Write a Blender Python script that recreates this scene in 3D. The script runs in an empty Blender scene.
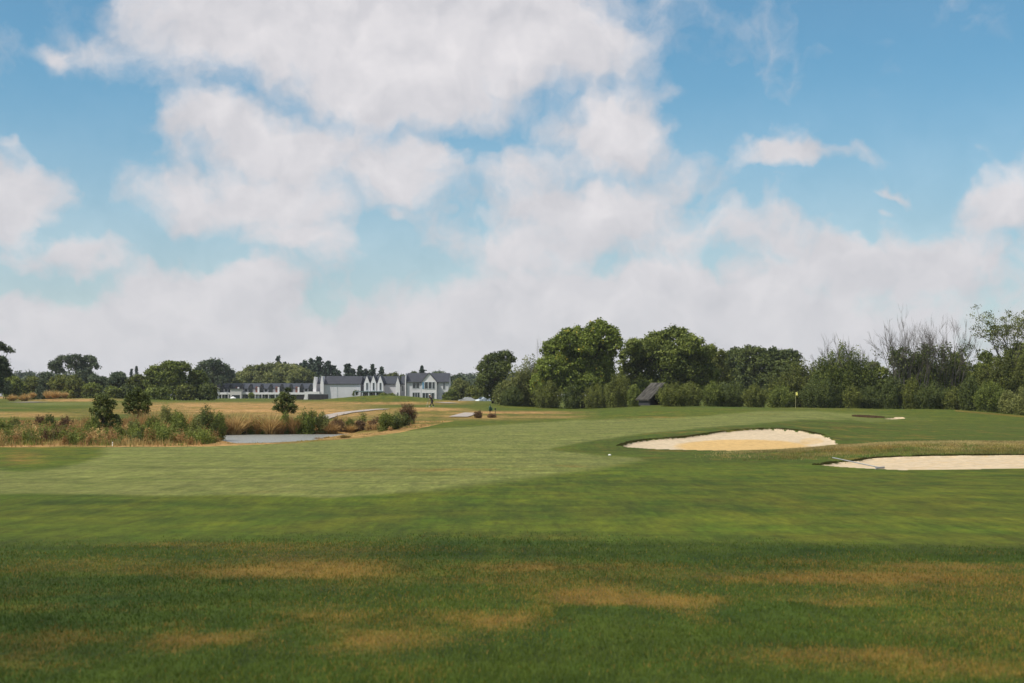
import bpy, math, random
import numpy as np
PI = math.pi
F = 1422.2; CX = 512.0; HY = 395.0; CAM = 1.6
scene = bpy.context.scene
COL = scene.collection

# ------------------------------------------------------------------ helpers
def W(px, py, D):
    """point seen at a pixel at the distance D"""
    return ((px-CX)/F*D, D, CAM+(HY-py)*D/F)

def sstep(a, b, x):
    t = np.clip((x-a)/(b-a), 0, 1); return t*t*(3-2*t)

def hash_noise(seed):
    r = np.random.default_rng(seed); return r.random((256, 256))
_NT = hash_noise(5)
def vnoise(x, y):
    xi = np.floor(x).astype(int); yi = np.floor(y).astype(int)
    fx = x-xi; fy = y-yi
    fx = fx*fx*(3-2*fx); fy = fy*fy*(3-2*fy)
    g = lambda a, b: _NT[a & 255, b & 255]
    return (g(xi, yi)*(1-fx)+g(xi+1, yi)*fx)*(1-fy)+(g(xi, yi+1)*(1-fx)+g(xi+1, yi+1)*fx)*fy
def fbm(x, y, o=4):
    s = 0; a = .5; t = 0
    for i in range(o):
        s = s+a*vnoise(x*2**i+17.3*i, y*2**i+9.1*i); t += a; a *= .5
    return s/t

def np_mesh(name, V, Fc, smooth=False, attrs=None):
    """V (n,3), Fc (m,k) with k constant"""
    me = bpy.data.meshes.new(name)
    V = np.asarray(V, np.float32); Fc = np.asarray(Fc, np.int32)
    m, k = Fc.shape
    me.vertices.add(len(V)); me.vertices.foreach_set('co', V.ravel())
    me.loops.add(m*k); me.loops.foreach_set('vertex_index', Fc.ravel())
    me.polygons.add(m)
    me.polygons.foreach_set('loop_start', np.arange(0, m*k, k, dtype=np.int32))
    me.polygons.foreach_set('use_smooth', np.full(m, smooth))
    me.update(calc_edges=True)
    for an, av in (attrs or {}).items():
        a = me.attributes.new(an, 'FLOAT', 'POINT'); a.data.foreach_set('value', np.asarray(av, np.float32))
    return me

class MB:
    """collects polygons of several shapes into one mesh"""
    def __init__(s): s.v = []; s.f = []
    def add(s, vs, fs):
        o = len(s.v); s.v += [tuple(p) for p in vs]; s.f += [tuple(i+o for i in f) for f in fs]
    def box(s, x0, x1, y0, y1, z0, z1):
        s.add([(x0,y0,z0),(x1,y0,z0),(x1,y1,z0),(x0,y1,z0),(x0,y0,z1),(x1,y0,z1),(x1,y1,z1),(x0,y1,z1)],
              [(0,3,2,1),(4,5,6,7),(0,1,5,4),(1,2,6,5),(2,3,7,6),(3,0,4,7)])
    def prism(s, poly, axis, a, b):
        """poly 2d extruded along axis ('x': poly is (y,z); 'y': poly is (x,z); 'z': (x,y))"""
        n = len(poly)
        def mk(p, t):
            return {'x': (t, p[0], p[1]), 'y': (p[0], t, p[1]), 'z': (p[0], p[1], t)}[axis]
        s.add([mk(p, a) for p in poly]+[mk(p, b) for p in poly],
              [tuple(range(n-1, -1, -1)), tuple(range(n, 2*n))]+[(i, (i+1) % n, (i+1) % n+n, i+n) for i in range(n)])
    def tube(s, pts, rad, n=6):
        pts = [np.array(p, float) for p in pts]; base = len(s.v); rings = []
        for i, p in enumerate(pts):
            d = pts[min(i+1, len(pts)-1)]-pts[max(i-1, 0)]; d = d/(np.linalg.norm(d)+1e-9)
            a = np.cross(d, (0.3, 1, 0.1) if abs(d[1]) < .9 else (1, 0, 0)); a /= np.linalg.norm(a); b = np.cross(d, a)
            r = rad[i] if hasattr(rad, '__len__') else rad
            for k in range(n):
                t = 2*PI*k/n; s.v.append(tuple(p+a*r*math.cos(t)+b*r*math.sin(t)))
        for i in range(len(pts)-1):
            for k in range(n):
                k2 = (k+1) % n
                s.f.append((base+i*n+k, base+i*n+k2, base+(i+1)*n+k2, base+(i+1)*n+k))
        s.f.append(tuple(base+k for k in range(n-1, -1, -1)))
        s.f.append(tuple(base+(len(pts)-1)*n+k for k in range(n)))
    def lathe(s, prof, n=16, c=(0,0,0), axis='z'):
        base = len(s.v)
        for (r, h) in prof:
            for k in range(n):
                t = 2*PI*k/n; a, b = r*math.cos(t), r*math.sin(t)
                s.v.append((c[0]+a, c[1]+b, c[2]+h) if axis == 'z' else (c[0]+a, c[1]+h, c[2]+b))
        for i in range(len(prof)-1):
            for k in range(n):
                k2 = (k+1) % n
                s.f.append((base+i*n+k, base+i*n+k2, base+(i+1)*n+k2, base+(i+1)*n+k))
        s.f.append(tuple(base+k for k in range(n-1, -1, -1))); s.f.append(tuple(base+(len(prof)-1)*n+k for k in range(n)))
    def build(s, name, mat, parent=None, smooth=False, loc=None):
        me = bpy.data.meshes.new(name); me.from_pydata(s.v, [], s.f); me.update()
        if smooth: me.polygons.foreach_set('use_smooth', [True]*len(me.polygons))
        return link(name, me, mat, parent, loc)

def link(name, me, mat, parent=None, loc=None):
    if mat: me.materials.append(mat)
    o = bpy.data.objects.new(name, me); COL.objects.link(o)
    if parent: o.parent = parent
    if loc is not None: o.location = loc
    return o

def tag(o, label=None, cat=None, group=None, kind=None):
    if label: o['label'] = label
    if cat: o['category'] = cat
    if group: o['group'] = group
    if kind: o['kind'] = kind
    return o

def thing(name, label, cat, loc, rz=0, group=None):
    o = bpy.data.objects.new(name, None); COL.objects.link(o)
    o.location = loc; o.rotation_euler = (0, 0, rz); o.empty_display_size = .3
    return tag(o, label, cat, group)

def copy_tree(o, parent=None):
    c = o.copy(); COL.objects.link(c); c.parent = parent
    for ch in [x for x in bpy.data.objects if x.parent == o]: copy_tree(ch, c)
    return c

# ------------------------------------------------------------------ materials
def newmat(name):
    m = bpy.data.materials.new(name); m.use_nodes = True
    nt = m.node_tree; b = nt.nodes['Principled BSDF']
    return m, nt, b
def N(nt, t, **kw):
    n = nt.nodes.new(t)
    for k, v in kw.items(): setattr(n, k, v)
    return n
def plain(name, col, rough=.7, var=.12, scale=3, metal=0, spec=.4):
    m, nt, b = newmat(name)
    tc = N(nt, 'ShaderNodeTexCoord'); no = N(nt, 'ShaderNodeTexNoise'); no.inputs['Scale'].default_value = scale
    no.inputs['Detail'].default_value = 5
    nt.links.new(tc.outputs['Object'], no.inputs['Vector'])
    mr = N(nt, 'ShaderNodeMapRange'); mr.inputs['From Min'].default_value = .3; mr.inputs['From Max'].default_value = .7
    mr.inputs['To Min'].default_value = 1-var; mr.inputs['To Max'].default_value = 1+var
    nt.links.new(no.outputs['Fac'], mr.inputs['Value'])
    mx = N(nt, 'ShaderNodeVectorMath', operation='SCALE'); mx.inputs[0].default_value = col[:3]
    nt.links.new(mr.outputs[0], mx.inputs['Scale']); nt.links.new(mx.outputs[0], b.inputs['Base Color'])
    b.inputs['Roughness'].default_value = rough; b.inputs['Metallic'].default_value = metal
    b.inputs['Specular IOR Level'].default_value = spec
    return m

def leafmat(name, dark, light, transl=.25, rough=.6, extra=None):
    m, nt, b = newmat(name)
    at = N(nt, 'ShaderNodeAttribute', attribute_name='tint')
    r = N(nt, 'ShaderNodeValToRGB'); e = r.color_ramp.elements
    e[0].color = (*dark, 1); e[1].color = (*light, 1)
    if extra: x = e.new(.93); x.color = (*light, 1); e[-1].color = (*extra, 1)
    nt.links.new(at.outputs['Fac'], r.inputs['Fac'])
    nt.links.new(r.outputs['Color'], b.inputs['Base Color'])
    b.inputs['Roughness'].default_value = rough; b.inputs['Specular IOR Level'].default_value = .25
    tr = N(nt, 'ShaderNodeBsdfTranslucent'); ml = N(nt, 'ShaderNodeMixShader'); ml.inputs[0].default_value = transl
    nt.links.new(r.outputs['Color'], tr.inputs['Color'])
    nt.links.new(b.outputs[0], ml.inputs[1]); nt.links.new(tr.outputs[0], ml.inputs[2])
    nt.links.new(ml.outputs[0], nt.nodes['Material Output'].inputs['Surface'])
    return m

# ------------------------------------------------------------------ terrain
DL = np.array([8,12.5,20,32,50,58,64,70,78,86,100,120,150,185,200,240,300,400,600,2200.])
B0 =  [683,600,543,495,467,459,453,449.5,444,440,433,426,415,407,406,404,400.5,398.5]
COLS = {
 -500: B0, 0: B0, 300: B0, 400: B0,
 480: [683,600,543,495,467,459,453,449,444,439,431.5,424.5,416,409,407.5,405,401.8,399.5],
 575: [683,600,543,495,467,459,453,449,443.5,438,431,424.5,418,412.5,411.3,409,404,400],
 650: [683,600,543,495,467,459,453.5,449.5,442,436,429.5,422.5,409.8,405.0,405.0,406,403,400],
 740: [683,600,543,495,467,459.5,453.5,450.5,444,429.6,424,419,412.5,407.1,408,407,403,400],
 800: [683,600,543,495,467,459.5,449.5,449,444,431,424.6,420,413.5,407.6,408.5,407,403,400],
 840: [683,600,543,495,468,459,445.5,447,445,438.5,430,422.5,415,408,409,408,404,400],
 900: [683,600,543,495,469,455.2,440.5,445,442.5,438.5,431.5,424,415.5,409.3,410,409,404,400],
 950: [683,600,543,495,469,454.3,440.3,446,443.3,439.5,433,425.5,416,408.6,410,409,404,400],
 1024:[683,600,543,495,467.5,453.6,440.8,446,443.5,440,434,427,419,416,416,411,404,400],
 1150:[683,600,543,495,467,453.6,442,446,444,440,434,427,419,416,416,411,404,400],
 1500:B0, 2200:B0}
cp = np.array(sorted(COLS)); Z = []
for c in cp:
    y = np.array(COLS[c]+[0, 0]); z = CAM-DL*(y-HY)/F; z[-2] = .2; z[-1] = 0
    Z.append(z)
Z = np.array(Z)
LG0, LG1, NL = math.log(8), math.log(2200), 900
lg = np.linspace(LG0, LG1, NL); pxg = np.arange(-500, 2201, 5.)
T = np.array([np.interp(lg, np.log(DL), z) for z in Z])
T = np.array([np.interp(pxg, cp, T[:, j]) for j in range(NL)]).T
def blur(A, s, ax):
    k = np.exp(-.5*(np.arange(-3*s, 3*s+1)/s)**2); k /= k.sum()
    pad = [(0, 0), (0, 0)]; pad[ax] = (3*s, 3*s); P = np.pad(A, pad, mode='edge')
    return np.apply_along_axis(lambda v: np.convolve(v, k, 'valid'), ax, P)
T = blur(blur(T, 5, 0), 4, 1)
EDGE = np.array([(-90,74),(-26,73),(-16,74),(-12,80),(-9.6,90),(-7.9,101),(-6.8,118),(-5,135.)])
WPX = [(195,436),(240,434.3),(330,434),(345,432.3),(392,431.2),(385,433),(355,434.5),(340,436),(322,440),(300,446),(260,448),(232,443),(215,440)]
WL = -1.6
WPOLY = np.array([((x-CX)/F*((CAM-WL)*F/(y-HY)), (CAM-WL)*F/(y-HY)) for x, y in WPX])

def pdist(X, Y, P, closed=True):
    d = np.full(X.shape, 1e9); n = len(P)
    for i in range(n if closed else n-1):
        a = P[i]; b = P[(i+1) % n]; ab = b-a
        t = np.clip(((X-a[0])*ab[0]+(Y-a[1])*ab[1])/(ab@ab), 0, 1)
        d = np.minimum(d, np.hypot(X-a[0]-t*ab[0], Y-a[1]-t*ab[1]))
    return d
def inside(X, Y, P):
    r = np.zeros(X.shape, bool); n = len(P); j = n-1
    for i in range(n):
        xi, yi = P[i]; xj, yj = P[j]
        if yi != yj:
            r ^= ((yi > Y) != (yj > Y)) & (X < (xj-xi)*(Y-yi)/(yj-yi)+xi)
        j = i
    return r
def sdist(X, Y, P):
    return np.where(inside(X, Y, P), -1, 1)*pdist(X, Y, P)
EPOLY = np.vstack([EDGE, [(-5, 400), (-300, 400), (-300, 74)]])   # the side of the stream

def base_h(X, Y):
    Ys = np.maximum(Y, 1.0)
    px = np.clip(CX+F*X/np.maximum(Ys, 8), -500, 2195); L = np.clip(np.log(np.maximum(Ys, 8)), LG0, LG1-1e-6)
    a = (px+500)/5; b = (L-LG0)/(LG1-LG0)*(NL-1)
    a = np.clip(a, 0, len(pxg)-1.001); b = np.clip(b, 0, NL-1.001)
    i = a.astype(int); j = b.astype(int); fa = a-i; fb = b-j
    return (T[i, j]*(1-fa)+T[i+1, j]*fa)*(1-fb)+(T[i, j+1]*(1-fa)+T[i+1, j+1]*fa)*fb

def gau(X, Y, x0, y0, sx, sy):
    return np.exp(-((X-x0)/sx)**2-((Y-y0)/sy)**2)

B1PX = [(622,446.5),(632,442.5),(650,440),(690,437),(715,433.2),(740,430.5),(770,429),(800,431),(822,435.5),(834,440),(838,445),(812,448),(780,450),(740,451.3),(700,451),(650,449.6),(628,448)]
B2PX = [(819,465),(838,462),(858,460.5),(872,458.3),(900,457.2),(940,456.2),(1024,455.2),(1110,455.5),(1190,459),(1215,463),(1180,468),(1100,469),(1024,468.3),(950,469.3),(900,469.8),(868,468.4),(838,466.5)]
B3PX = [(884,418.2),(894,417.3),(904,417.4),(906,418.7),(893,419.6),(885,419.3)]

def H0(X, Y):
    X = np.asarray(X, float); Y = np.asarray(Y, float)
    z = base_h(X, Y)
    z = z+.16*gau(X, Y, 22, 158, 9, 16)+.22*gau(X, Y, 56, 172, 10, 9)-.12*gau(X, Y, 38, 135, 16, 14)+1.42*gau(X, Y, -22.5, 250, 12.5, 16)+.55*gau(X, Y, -86, 290, 14, 14)+.10*gau(X, Y, -4, 235, 14, 12)
    z = z+.10*(fbm(X*.05+3, Y*.05)-.5)*sstep(15, 60, Y)+.05*(fbm(X*.25, Y*.25, 3)-.5)*sstep(5, 20, Y)
    m = (X < 5) & (Y > 60) & (Y < 140)
    if m.any():
        x = X[m]; y = Y[m]
        v = sstep(0, 7, -sdist(x, y, EPOLY)); bk = sstep(113, 123, y)
        dW = sdist(x, y, WPOLY)
        fl = np.where(dW > 0, -1.56+np.minimum(.4, .07*dW), -1.62-np.minimum(.5, -.35*dW))+.08*(fbm(x*.4, y*.4)-.5)
        z[m] = z[m]*(1-v*(1-bk))+fl*v*(1-bk)
    return z
def hit0(px, py, Hf=H0, d0=6, d1=900):
    D = np.exp(np.linspace(math.log(d0), math.log(d1), 6000))
    X = (px-CX)/F*D; z = Hf(X, D); r = CAM+(HY-py)*D/F
    k = np.where(z >= r)[0]
    d = D[k[0]] if len(k) else d1
    return ((px-CX)/F*d, d)
def worldpoly(P, dm):
    return np.array([hit0(x, y, d1=dm) for x, y in P])
BW = [worldpoly(B1PX, 91), worldpoly(B2PX, 57.4), worldpoly(B3PX, 190)]
for i_, (a_, b_) in enumerate(B2PX):
    if b_ < 459.5: BW[1][i_] = ((a_-CX)/F*56.9, 56.9)
BDIST = [(70, 92), (46, 66), (120, 175)]
def bdist(X, Y, k):
    return sdist(X, Y, BW[k])
def H(X, Y, sand=False):
    X = np.atleast_1d(np.asarray(X, float)); Y = np.atleast_1d(np.asarray(Y, float))
    z = H0(X, Y)
    for k in range(3):
        P = BW[k]; m = (X > P[:, 0].min()-2) & (X < P[:, 0].max()+2) & (Y > P[:, 1].min()-2) & (Y < P[:, 1].max()+2)
        if not m.any(): continue
        d = bdist(X[m], Y[m], k)
        dep = [.14, .04, .25][k]
        dz = -dep*sstep(0, [1.4, 1.4, 1.5][k], -d)-[.07, .07, .1][k]*sstep(.03, .12, -d)+[.05, .0, .03][k]*np.exp(-(np.maximum(d, 0)/.5)**2)*(d > 0)
        if not sand: dz = dz-.10*(d < -.02)
        z[m] += dz
    return z
def h1(x, y): return float(H(np.array([x]), np.array([y]))[0])
def at(px, D):
    x = (px-CX)/F*D; return (x, D, h1(x, D))

# --- masks laid out on the ground
def polyx(P, x): 
    P = np.array(P, float); return np.interp(x, P[:, 0], P[:, 1])
DRY = [ # (px,py,rx,ry,amp) dry patches
 (300,570,75,9,.75),(215,636,160,18,1.5),(60,655,80,16,.8),(340,618,90,11,.7),(600,602,140,13,1.05),(470,618,150,12,1.0),(700,612,60,9,.5),
 (800,603,70,6,.8),(860,578,120,6,.6),(960,566,90,4,.5),(760,562,60,4,.4),(985,640,90,9,.8),(860,652,100,9,.6),(960,672,90,12,.6),(160,675,60,9,.3),
 (520,568,90,4,.35),(420,470,150,2.2,.5),(560,466,90,2,.45),(300,492,120,2,.25),(20,458,28,8,.7),(720,457,60,4,.45),(760,452,60,3,.4),
 (655,417.5,28,1.0,.9),(660,412,30,1,.5),(690,414,25,1,.4),(760,414,40,1,.35),(620,420,60,.8,.3),(880,424,60,1.5,.3),(940,421,60,1,.3),(730,432,40,1.5,.3),(870,437,60,2,.35),(900,452,20,3,.2)]
def masks(X, Y, Zz):
    Ys = np.maximum(Y, 5.)
    px = CX+F*X/Ys; py = HY+F*(CAM-Zz)/Ys
    n1 = fbm(X*.35, Y*.12, 4)-.5; n2 = fbm(X*1.3+7, Y*.6, 4)-.5; n3 = fbm(X*.08+1, Y*.05+5, 3)-.5
    near = Y < 60
    # long rough at the front
    yb = polyx([(-400,546),(0,544),(300,536.5),(450,531.5),(700,537),(1024,548),(1400,560)], px)
    rough = sstep(-5, 9, py-yb+n2*7+n1*8)
    # pale fairway
    yl = polyx([(-400,490),(0,494.5),(330,497),(430,489),(520,479),(600,467.5),(650,459),(700,452),(760,446)], px)
    bt = polyx([(500,480),(532,455),(556,447),(600,439.5),(640,434.5),(684,430.5),(740,424.8),(800,420),(850,419.3),(880,424),(1500,424)], px)
    bb = polyx([(500,440),(556,450.5),(600,455),(640,458),(700,475),(1500,475)], px)
    dark1 = sstep(-1.3, 1.3, py-bt+n1*3)*sstep(1.5, -1.5, py-bb+n1*2)*(Y > 55)
    we = 1.6+2.6*sstep(380, 480, px); fair = sstep(we, -we, py-yl+n1*5)
    yu = polyx([(-400,300),(360,300),(380,433),(450,427.5),(512,423.8),(580,420),(640,418.2),(700,416.3),(760,411.5),(810,411),(860,413),(950,419),(1024,424),(1400,424)], px)+n1*1.5
    fair = fair*sstep(-1.2, 1.2, py-yu)*(1-dark1)
    lowr = polyx([(560,440),(700,430),(760,424),(830,423),(900,421),(1024,420)], px)
    fair = fair*(1-sstep(-1.5, 1.5, py-lowr+n1*2)*sstep(690, 790, px))*(1-.85*sstep(800, 930, px+n1*60))
    left = sstep(1.1, .9, np.sqrt((np.minimum(px-30, 0)*0+np.maximum(px, -400)-20)**2/88**2+((py-445)/26)**2)+n1*.2)
    fair = fair*(1-left)
    # beyond the fairway edge: banks
    inE = (X < 0) & (Y > 60) & inside(X, Y, EPOLY)
    fair = np.where(inE & (Y < 400), 0, fair)
    strm = inE & (Y < 132)
    fair = np.where((Y > 190), 0, fair)
    dry = np.zeros_like(X)
    for (x, y, rx, ry, a) in DRY:
        dry = np.maximum(dry, a*np.exp(-((px-x)/rx)**2-((py-y)/ry)**2))
    nb = fbm(X*.22+4, Y*.55+2, 4)-.5
    dry = np.clip(dry*np.clip(.85+n2*3.2+n1*1.5, 0, 1.6)+n1*.5*rough+n2*.35*rough+nb*1.9*rough+.07*rough+.10*(n1+.1)*(1-rough), 0, 1)
    # ridge in front of the small bunker
    yr = polyx([(700,457),(760,452),(838,446),(900,443.5),(1024,444),(1400,445)], px)
    rg = sstep(690, 860, px)*(sstep(-3.5, -1, py-yr)*sstep(5.5, 2.0, py-yr)+.65*sstep(2, 4, py-yr)*sstep(11, 8, py-yr))*(Y < 76)*(Y > 55)
    dry = np.maximum(dry, np.clip(rg*(.72+n2*1.8+n1*1.2), 0, 1))
    # far meadow: dry bands
    far = sstep(125, 150, Y)*(px < 600)
    tan = np.zeros_like(X)
    for (x, y, rx, ry, a) in [(240,405.5,125,3.2,1),(260,411,150,3.5,1),(20,415,60,3,.7),(70,400.3,45,1.8,1),(0,397.5,30,1.2,.9),(380,403,75,1.7,1),(310,401.3,35,1.3,.9),
        (430,409.4,45,2.2,1),(330,414,90,5,.9),(390,418,60,5,.8),(420,421,30,3,.6),(500,412.6,70,1.6,1),(470,418,60,4,.65),(440,424,30,3,.6),(540,417,50,2,.5),(560,413,30,1,.6),(10,408,22,.8,.6),(170,408,40,1.2,.8),(450,401.5,25,1,.6)]:
        tan = np.maximum(tan, a*np.exp(-(np.abs((px-x)/rx))**3-(np.abs((py-y)/ry))**3))
    tan = np.clip(tan*(1+n1*.8), 0, 1)*far
    for (x, y, rx, ry, a) in [(360,399.5,75,2.6,1),(440,406.3,60,1.1,.95),(50,405,65,3.5,1),(250,413,30,.8,.4),(520,407.5,60,2.5,.9),(340,396.5,60,2,1)]:
        tan = tan*(1-a*np.exp(-(np.abs((px-x)/rx))**4-(np.abs((py-y)/ry))**4))
    tan = np.where(strm, np.clip(.75+n1*1.2, 0, 1), tan)
    pale = .9*np.exp(-((px-55)/50)**2-((py-403.8)/1.6)**2)*(Y > 120)   # far putting surface
    fair = np.maximum(fair, pale)
    # strip of path-worn ground at the right edge
    dry = np.maximum(dry, .8*np.exp(-((py-polyx([(900,400),(950,410.2),(1000,414.5),(1060,419.5)], px))/1.0)**2)*(px > 955)*(Y > 100))
    yellow = np.clip(.5+n3*1.6, 0, 1)  # broad yellow patches, also standing in for shading of the low undulations
    rough = np.maximum(rough, dark1*.45*(1-rg)*sstep(545, 600, px))
    dry = np.maximum(dry, np.clip(dark1*(n2*2.2+n1*1.2+.05), 0, .6)*(Y < 120))
    tan = tan*np.clip(.95+n2*1.6+n1*1.2, 0, 1)
    return dict(rough=rough, fair=fair, dry=dry, tan=tan, yel=yellow)

# ground sheet: apex of the fan lies 30 m behind the camera
def build_ground():
    ys = [-26., -15, -6, 0, 3]
    y = 4.0
    while y < 2000:
        ys.append(y)
        if y < 12: s = .12
        elif y < 45: s = .18+.0015*y
        elif y < 130: s = .3
        elif y < 260: s = .3+(y-130)*.006
        else: s = 1.1+(y-260)*.03
        y += s
    ys = np.array(ys)
    us = [-3.]
    while us[-1] < 3: us.append(us[-1]+(.00095 if -.40 < us[-1] < .40 else (.004 if abs(us[-1]) < .6 else .05)))
    us = np.array(us)
    Yg, U = np.meshgrid(ys, us, indexing='ij'); X = U*(Yg+30)
    X = X.ravel(); Yg = Yg.ravel()
    Zg = H(X, Yg)
    ny, nx = len(ys), len(us)
    idx = np.arange(ny*nx).reshape(ny, nx)
    Fc = np.stack([idx[:-1, :-1], idx[:-1, 1:], idx[1:, 1:], idx[1:, :-1]], -1).reshape(-1, 4)
    me = np_mesh('ground', np.stack([X, Yg, Zg], 1), Fc, True, masks(X, Yg, Zg))
    print('ground verts', len(X))
    return me

def ground_mat():
    m, nt, b = newmat('mown_grass')
    L = nt.links.new
    A = lambda n: N(nt, 'ShaderNodeAttribute', attribute_name=n).outputs['Fac']
    geo = N(nt, 'ShaderNodeNewGeometry')
    def noise(scale, detail=6, stretch=(1, 1, 1), rough=.6):
        mp = N(nt, 'ShaderNodeMapping'); mp.inputs['Scale'].default_value = stretch
        L(geo.outputs['Position'], mp.inputs['Vector'])
        n = N(nt, 'ShaderNodeTexNoise'); n.inputs['Scale'].default_value = scale; n.inputs['Detail'].default_value = detail
        n.inputs['Roughness'].default_value = rough
        L(mp.outputs[0], n.inputs['Vector']); return n.outputs['Fac']
    def mr(v, a, c, lo, hi):
        n = N(nt, 'ShaderNodeMapRange'); n.inputs['From Min'].default_value = a; n.inputs['From Max'].default_value = c
        n.inputs['To Min'].default_value = lo; n.inputs['To Max'].default_value = hi; L(v, n.inputs['Value']); return n.outputs[0]
    def mix(f, a, c, t='MIX'):
        n = N(nt, 'ShaderNodeMix', data_type='RGBA', blend_type=t)
        if isinstance(f, float): n.inputs[0].default_value = f
        else: L(f, n.inputs[0])
        for s, v in ((n.inputs[6], a), (n.inputs[7], c)):
            if isinstance(v, tuple): s.default_value = (*v, 1)
            else: L(v, s)
        return n.outputs[2]
    def math_(op, a, c):
        n = N(nt, 'ShaderNodeMath', operation=op)
        for s, v in ((n.inputs[0], a), (n.inputs[1], c)):
            if isinstance(v, (int, float)): s.default_value = v
            else: L(v, s)
        return n.outputs[0]
    big = noise(.12, 4); mid = noise(.9, 6, (1, .6, 1)); fine = noise(9, 8, rough=.75); tiny = noise(45, 4, rough=.8)
    sem = mix(A('yel'), C_SEMI1, C_SEMI2)
    col = mix(mr(mid, .35, .65, 0, 1), sem, C_SEMI3)
    fw = mix(mr(mid, .3, .7, 0, 1), C_FAIR1, C_FAIR2)
    col = mix(math_('MULTIPLY', A('fair'), mr(big, .2, .5, .8, 1)), col, fw)
    rg = mix(mr(mid, .35, .65, 0, 1), C_ROUGH1, C_ROUGH2)
    col = mix(A('rough'), col, rg)
    dr = mix(mr(fine, .35, .65, 0, 1), C_DRY1, C_DRY2)
    dm = N(nt, 'ShaderNodeMapRange'); L(math_('ADD', A('dry'), mr(fine, .3, .7, -.25, .25)), dm.inputs['Value'])
    dm.inputs['From Min'].default_value = .2; dm.inputs['From Max'].default_value = 1.15
    col = mix(dm.outputs[0], col, dr)
    st = noise(1.0, 5, (.10, .9, 1), .6); st2 = noise(1.0, 4, (.03, .30, 1), .6)
    tn = mix(mr(mid, .35, .65, 0, 1), C_TAN1, C_TAN2)
    col = mix(A('tan'), col, tn)
    k = math_('MULTIPLY', mr(fine, .3, .7, .62, 1.38), mr(tiny, .3, .7, .7, 1.3)); k = math_('MULTIPLY', k, mr(noise(2.6, 5, (1, .45, 1), .7), .3, .7, .74, 1.26))
    k = math_('MULTIPLY', k, mr(noise(.45, 5, (.6, 1, 1), .65), .3, .7, .84, 1.16))
    k = math_('MULTIPLY', k, mr(st, .3, .7, .84, 1.16)); k = math_('MULTIPLY', k, mr(st2, .3, .7, .85, 1.15)); k = math_('MULTIPLY', k, mr(noise(1.0, 4, (7, .7, 1), .7), .3, .7, .76, 1.24)); k = math_('MULTIPLY', k, mr(noise(1.0, 4, (2.2, .22, 1), .7), .3, .7, .86, 1.14))
    vm = N(nt, 'ShaderNodeVectorMath', operation='SCALE'); L(col, vm.inputs[0]); L(k, vm.inputs['Scale'])
    L(vm.outputs[0], b.inputs['Base Color'])
    b.inputs['Roughness'].default_value = .85; b.inputs['Specular IOR Level'].default_value = .15
    bp = N(nt, 'ShaderNodeBump'); bp.inputs['Strength'].default_value = .5; bp.inputs['Distance'].default_value = .04
    L(math_('ADD', fine, tiny), bp.inputs['Height']); L(bp.outputs[0], b.inputs['Normal'])
    return m
C_SEMI1 = (.068, .094, .004); C_SEMI2 = (.118, .110, .008); C_SEMI3 = (.046, .074, .003)
C_FAIR1 = (.166, .170, .045); C_FAIR2 = (.108, .127, .025)
C_ROUGH1 = (.024, .050, .003); C_ROUGH2 = (.052, .076, .006)
C_DRY1 = (.235, .138, .024); C_DRY2 = (.135, .088, .016)
C_TAN1 = (.430, .250, .095); C_TAN2 = (.250, .145, .040)

ground = link('ground', build_ground(), ground_mat()); ground['kind'] = 'structure'

# ------------------------------------------------------------------ sand, water, paths
def sand_mat(name):
    m, nt, b = newmat(name); L = nt.links.new
    geo = N(nt, 'ShaderNodeNewGeometry')
    at_ = N(nt, 'ShaderNodeAttribute', attribute_name='damp')
    n = N(nt, 'ShaderNodeTexNoise'); n.inputs['Scale'].default_value = 2.2; n.inputs['Detail'].default_value = 9; n.inputs['Roughness'].default_value = .7
    L(geo.outputs['Position'], n.inputs['Vector'])
    ad = N(nt, 'ShaderNodeMath', operation='MULTIPLY_ADD'); L(n.outputs['Fac'], ad.inputs[0]); ad.inputs[1].default_value = .9; L(at_.outputs['Fac'], ad.inputs[2])
    r = N(nt, 'ShaderNodeValToRGB'); e = r.color_ramp.elements
    e[0].position = .62; e[0].color = (.53, .425, .29, 1); e[1].position = 1.05; e[1].color = (.53, .355, .15, 1)
    mrp = N(nt, 'ShaderNodeMapRange'); mrp.inputs['From Max'].default_value = 1.5; L(ad.outputs[0], mrp.inputs['Value'])
    e[0].position = .42; e[1].position = .72
    L(mrp.outputs[0], r.inputs['Fac'])
    n2 = N(nt, 'ShaderNodeTexNoise'); n2.inputs['Scale'].default_value = 3.2; n2.inputs['Detail'].default_value = 8; n2.inputs['Roughness'].default_value = .7
    L(geo.outputs['Position'], n2.inputs['Vector'])
    m2 = N(nt, 'ShaderNodeMapRange'); m2.inputs['From Min'].default_value = .3; m2.inputs['From Max'].default_value = .7
    m2.inputs['To Min'].default_value = .74; m2.inputs['To Max'].default_value = 1.14; L(n2.outputs['Fac'], m2.inputs['Value'])
    vm = N(nt, 'ShaderNodeVectorMath', operation='SCALE'); L(r.outputs[0], vm.inputs[0]); L(m2.outputs[0], vm.inputs['Scale'])
    L(vm.outputs[0], b.inputs['Base Color']); b.inputs['Roughness'].default_value = .95; b.inputs['Specular IOR Level'].default_value = .1
    bp = N(nt, 'ShaderNodeBump'); bp.inputs['Strength'].default_value = .8; bp.inputs['Distance'].default_value = .05
    L(n2.outputs['Fac'], bp.inputs['Height']); L(bp.outputs[0], b.inputs['Normal'])
    return m
SAND = sand_mat('bunker_sand')
LB = ['large pale sand bunker with a darker damp floor in the middle of the slope',
      'long narrow sand bunker under the brown grassy ridge, with a rake lying in it',
      'tiny distant sand bunker with a shaded brown lip near the trees']
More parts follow.
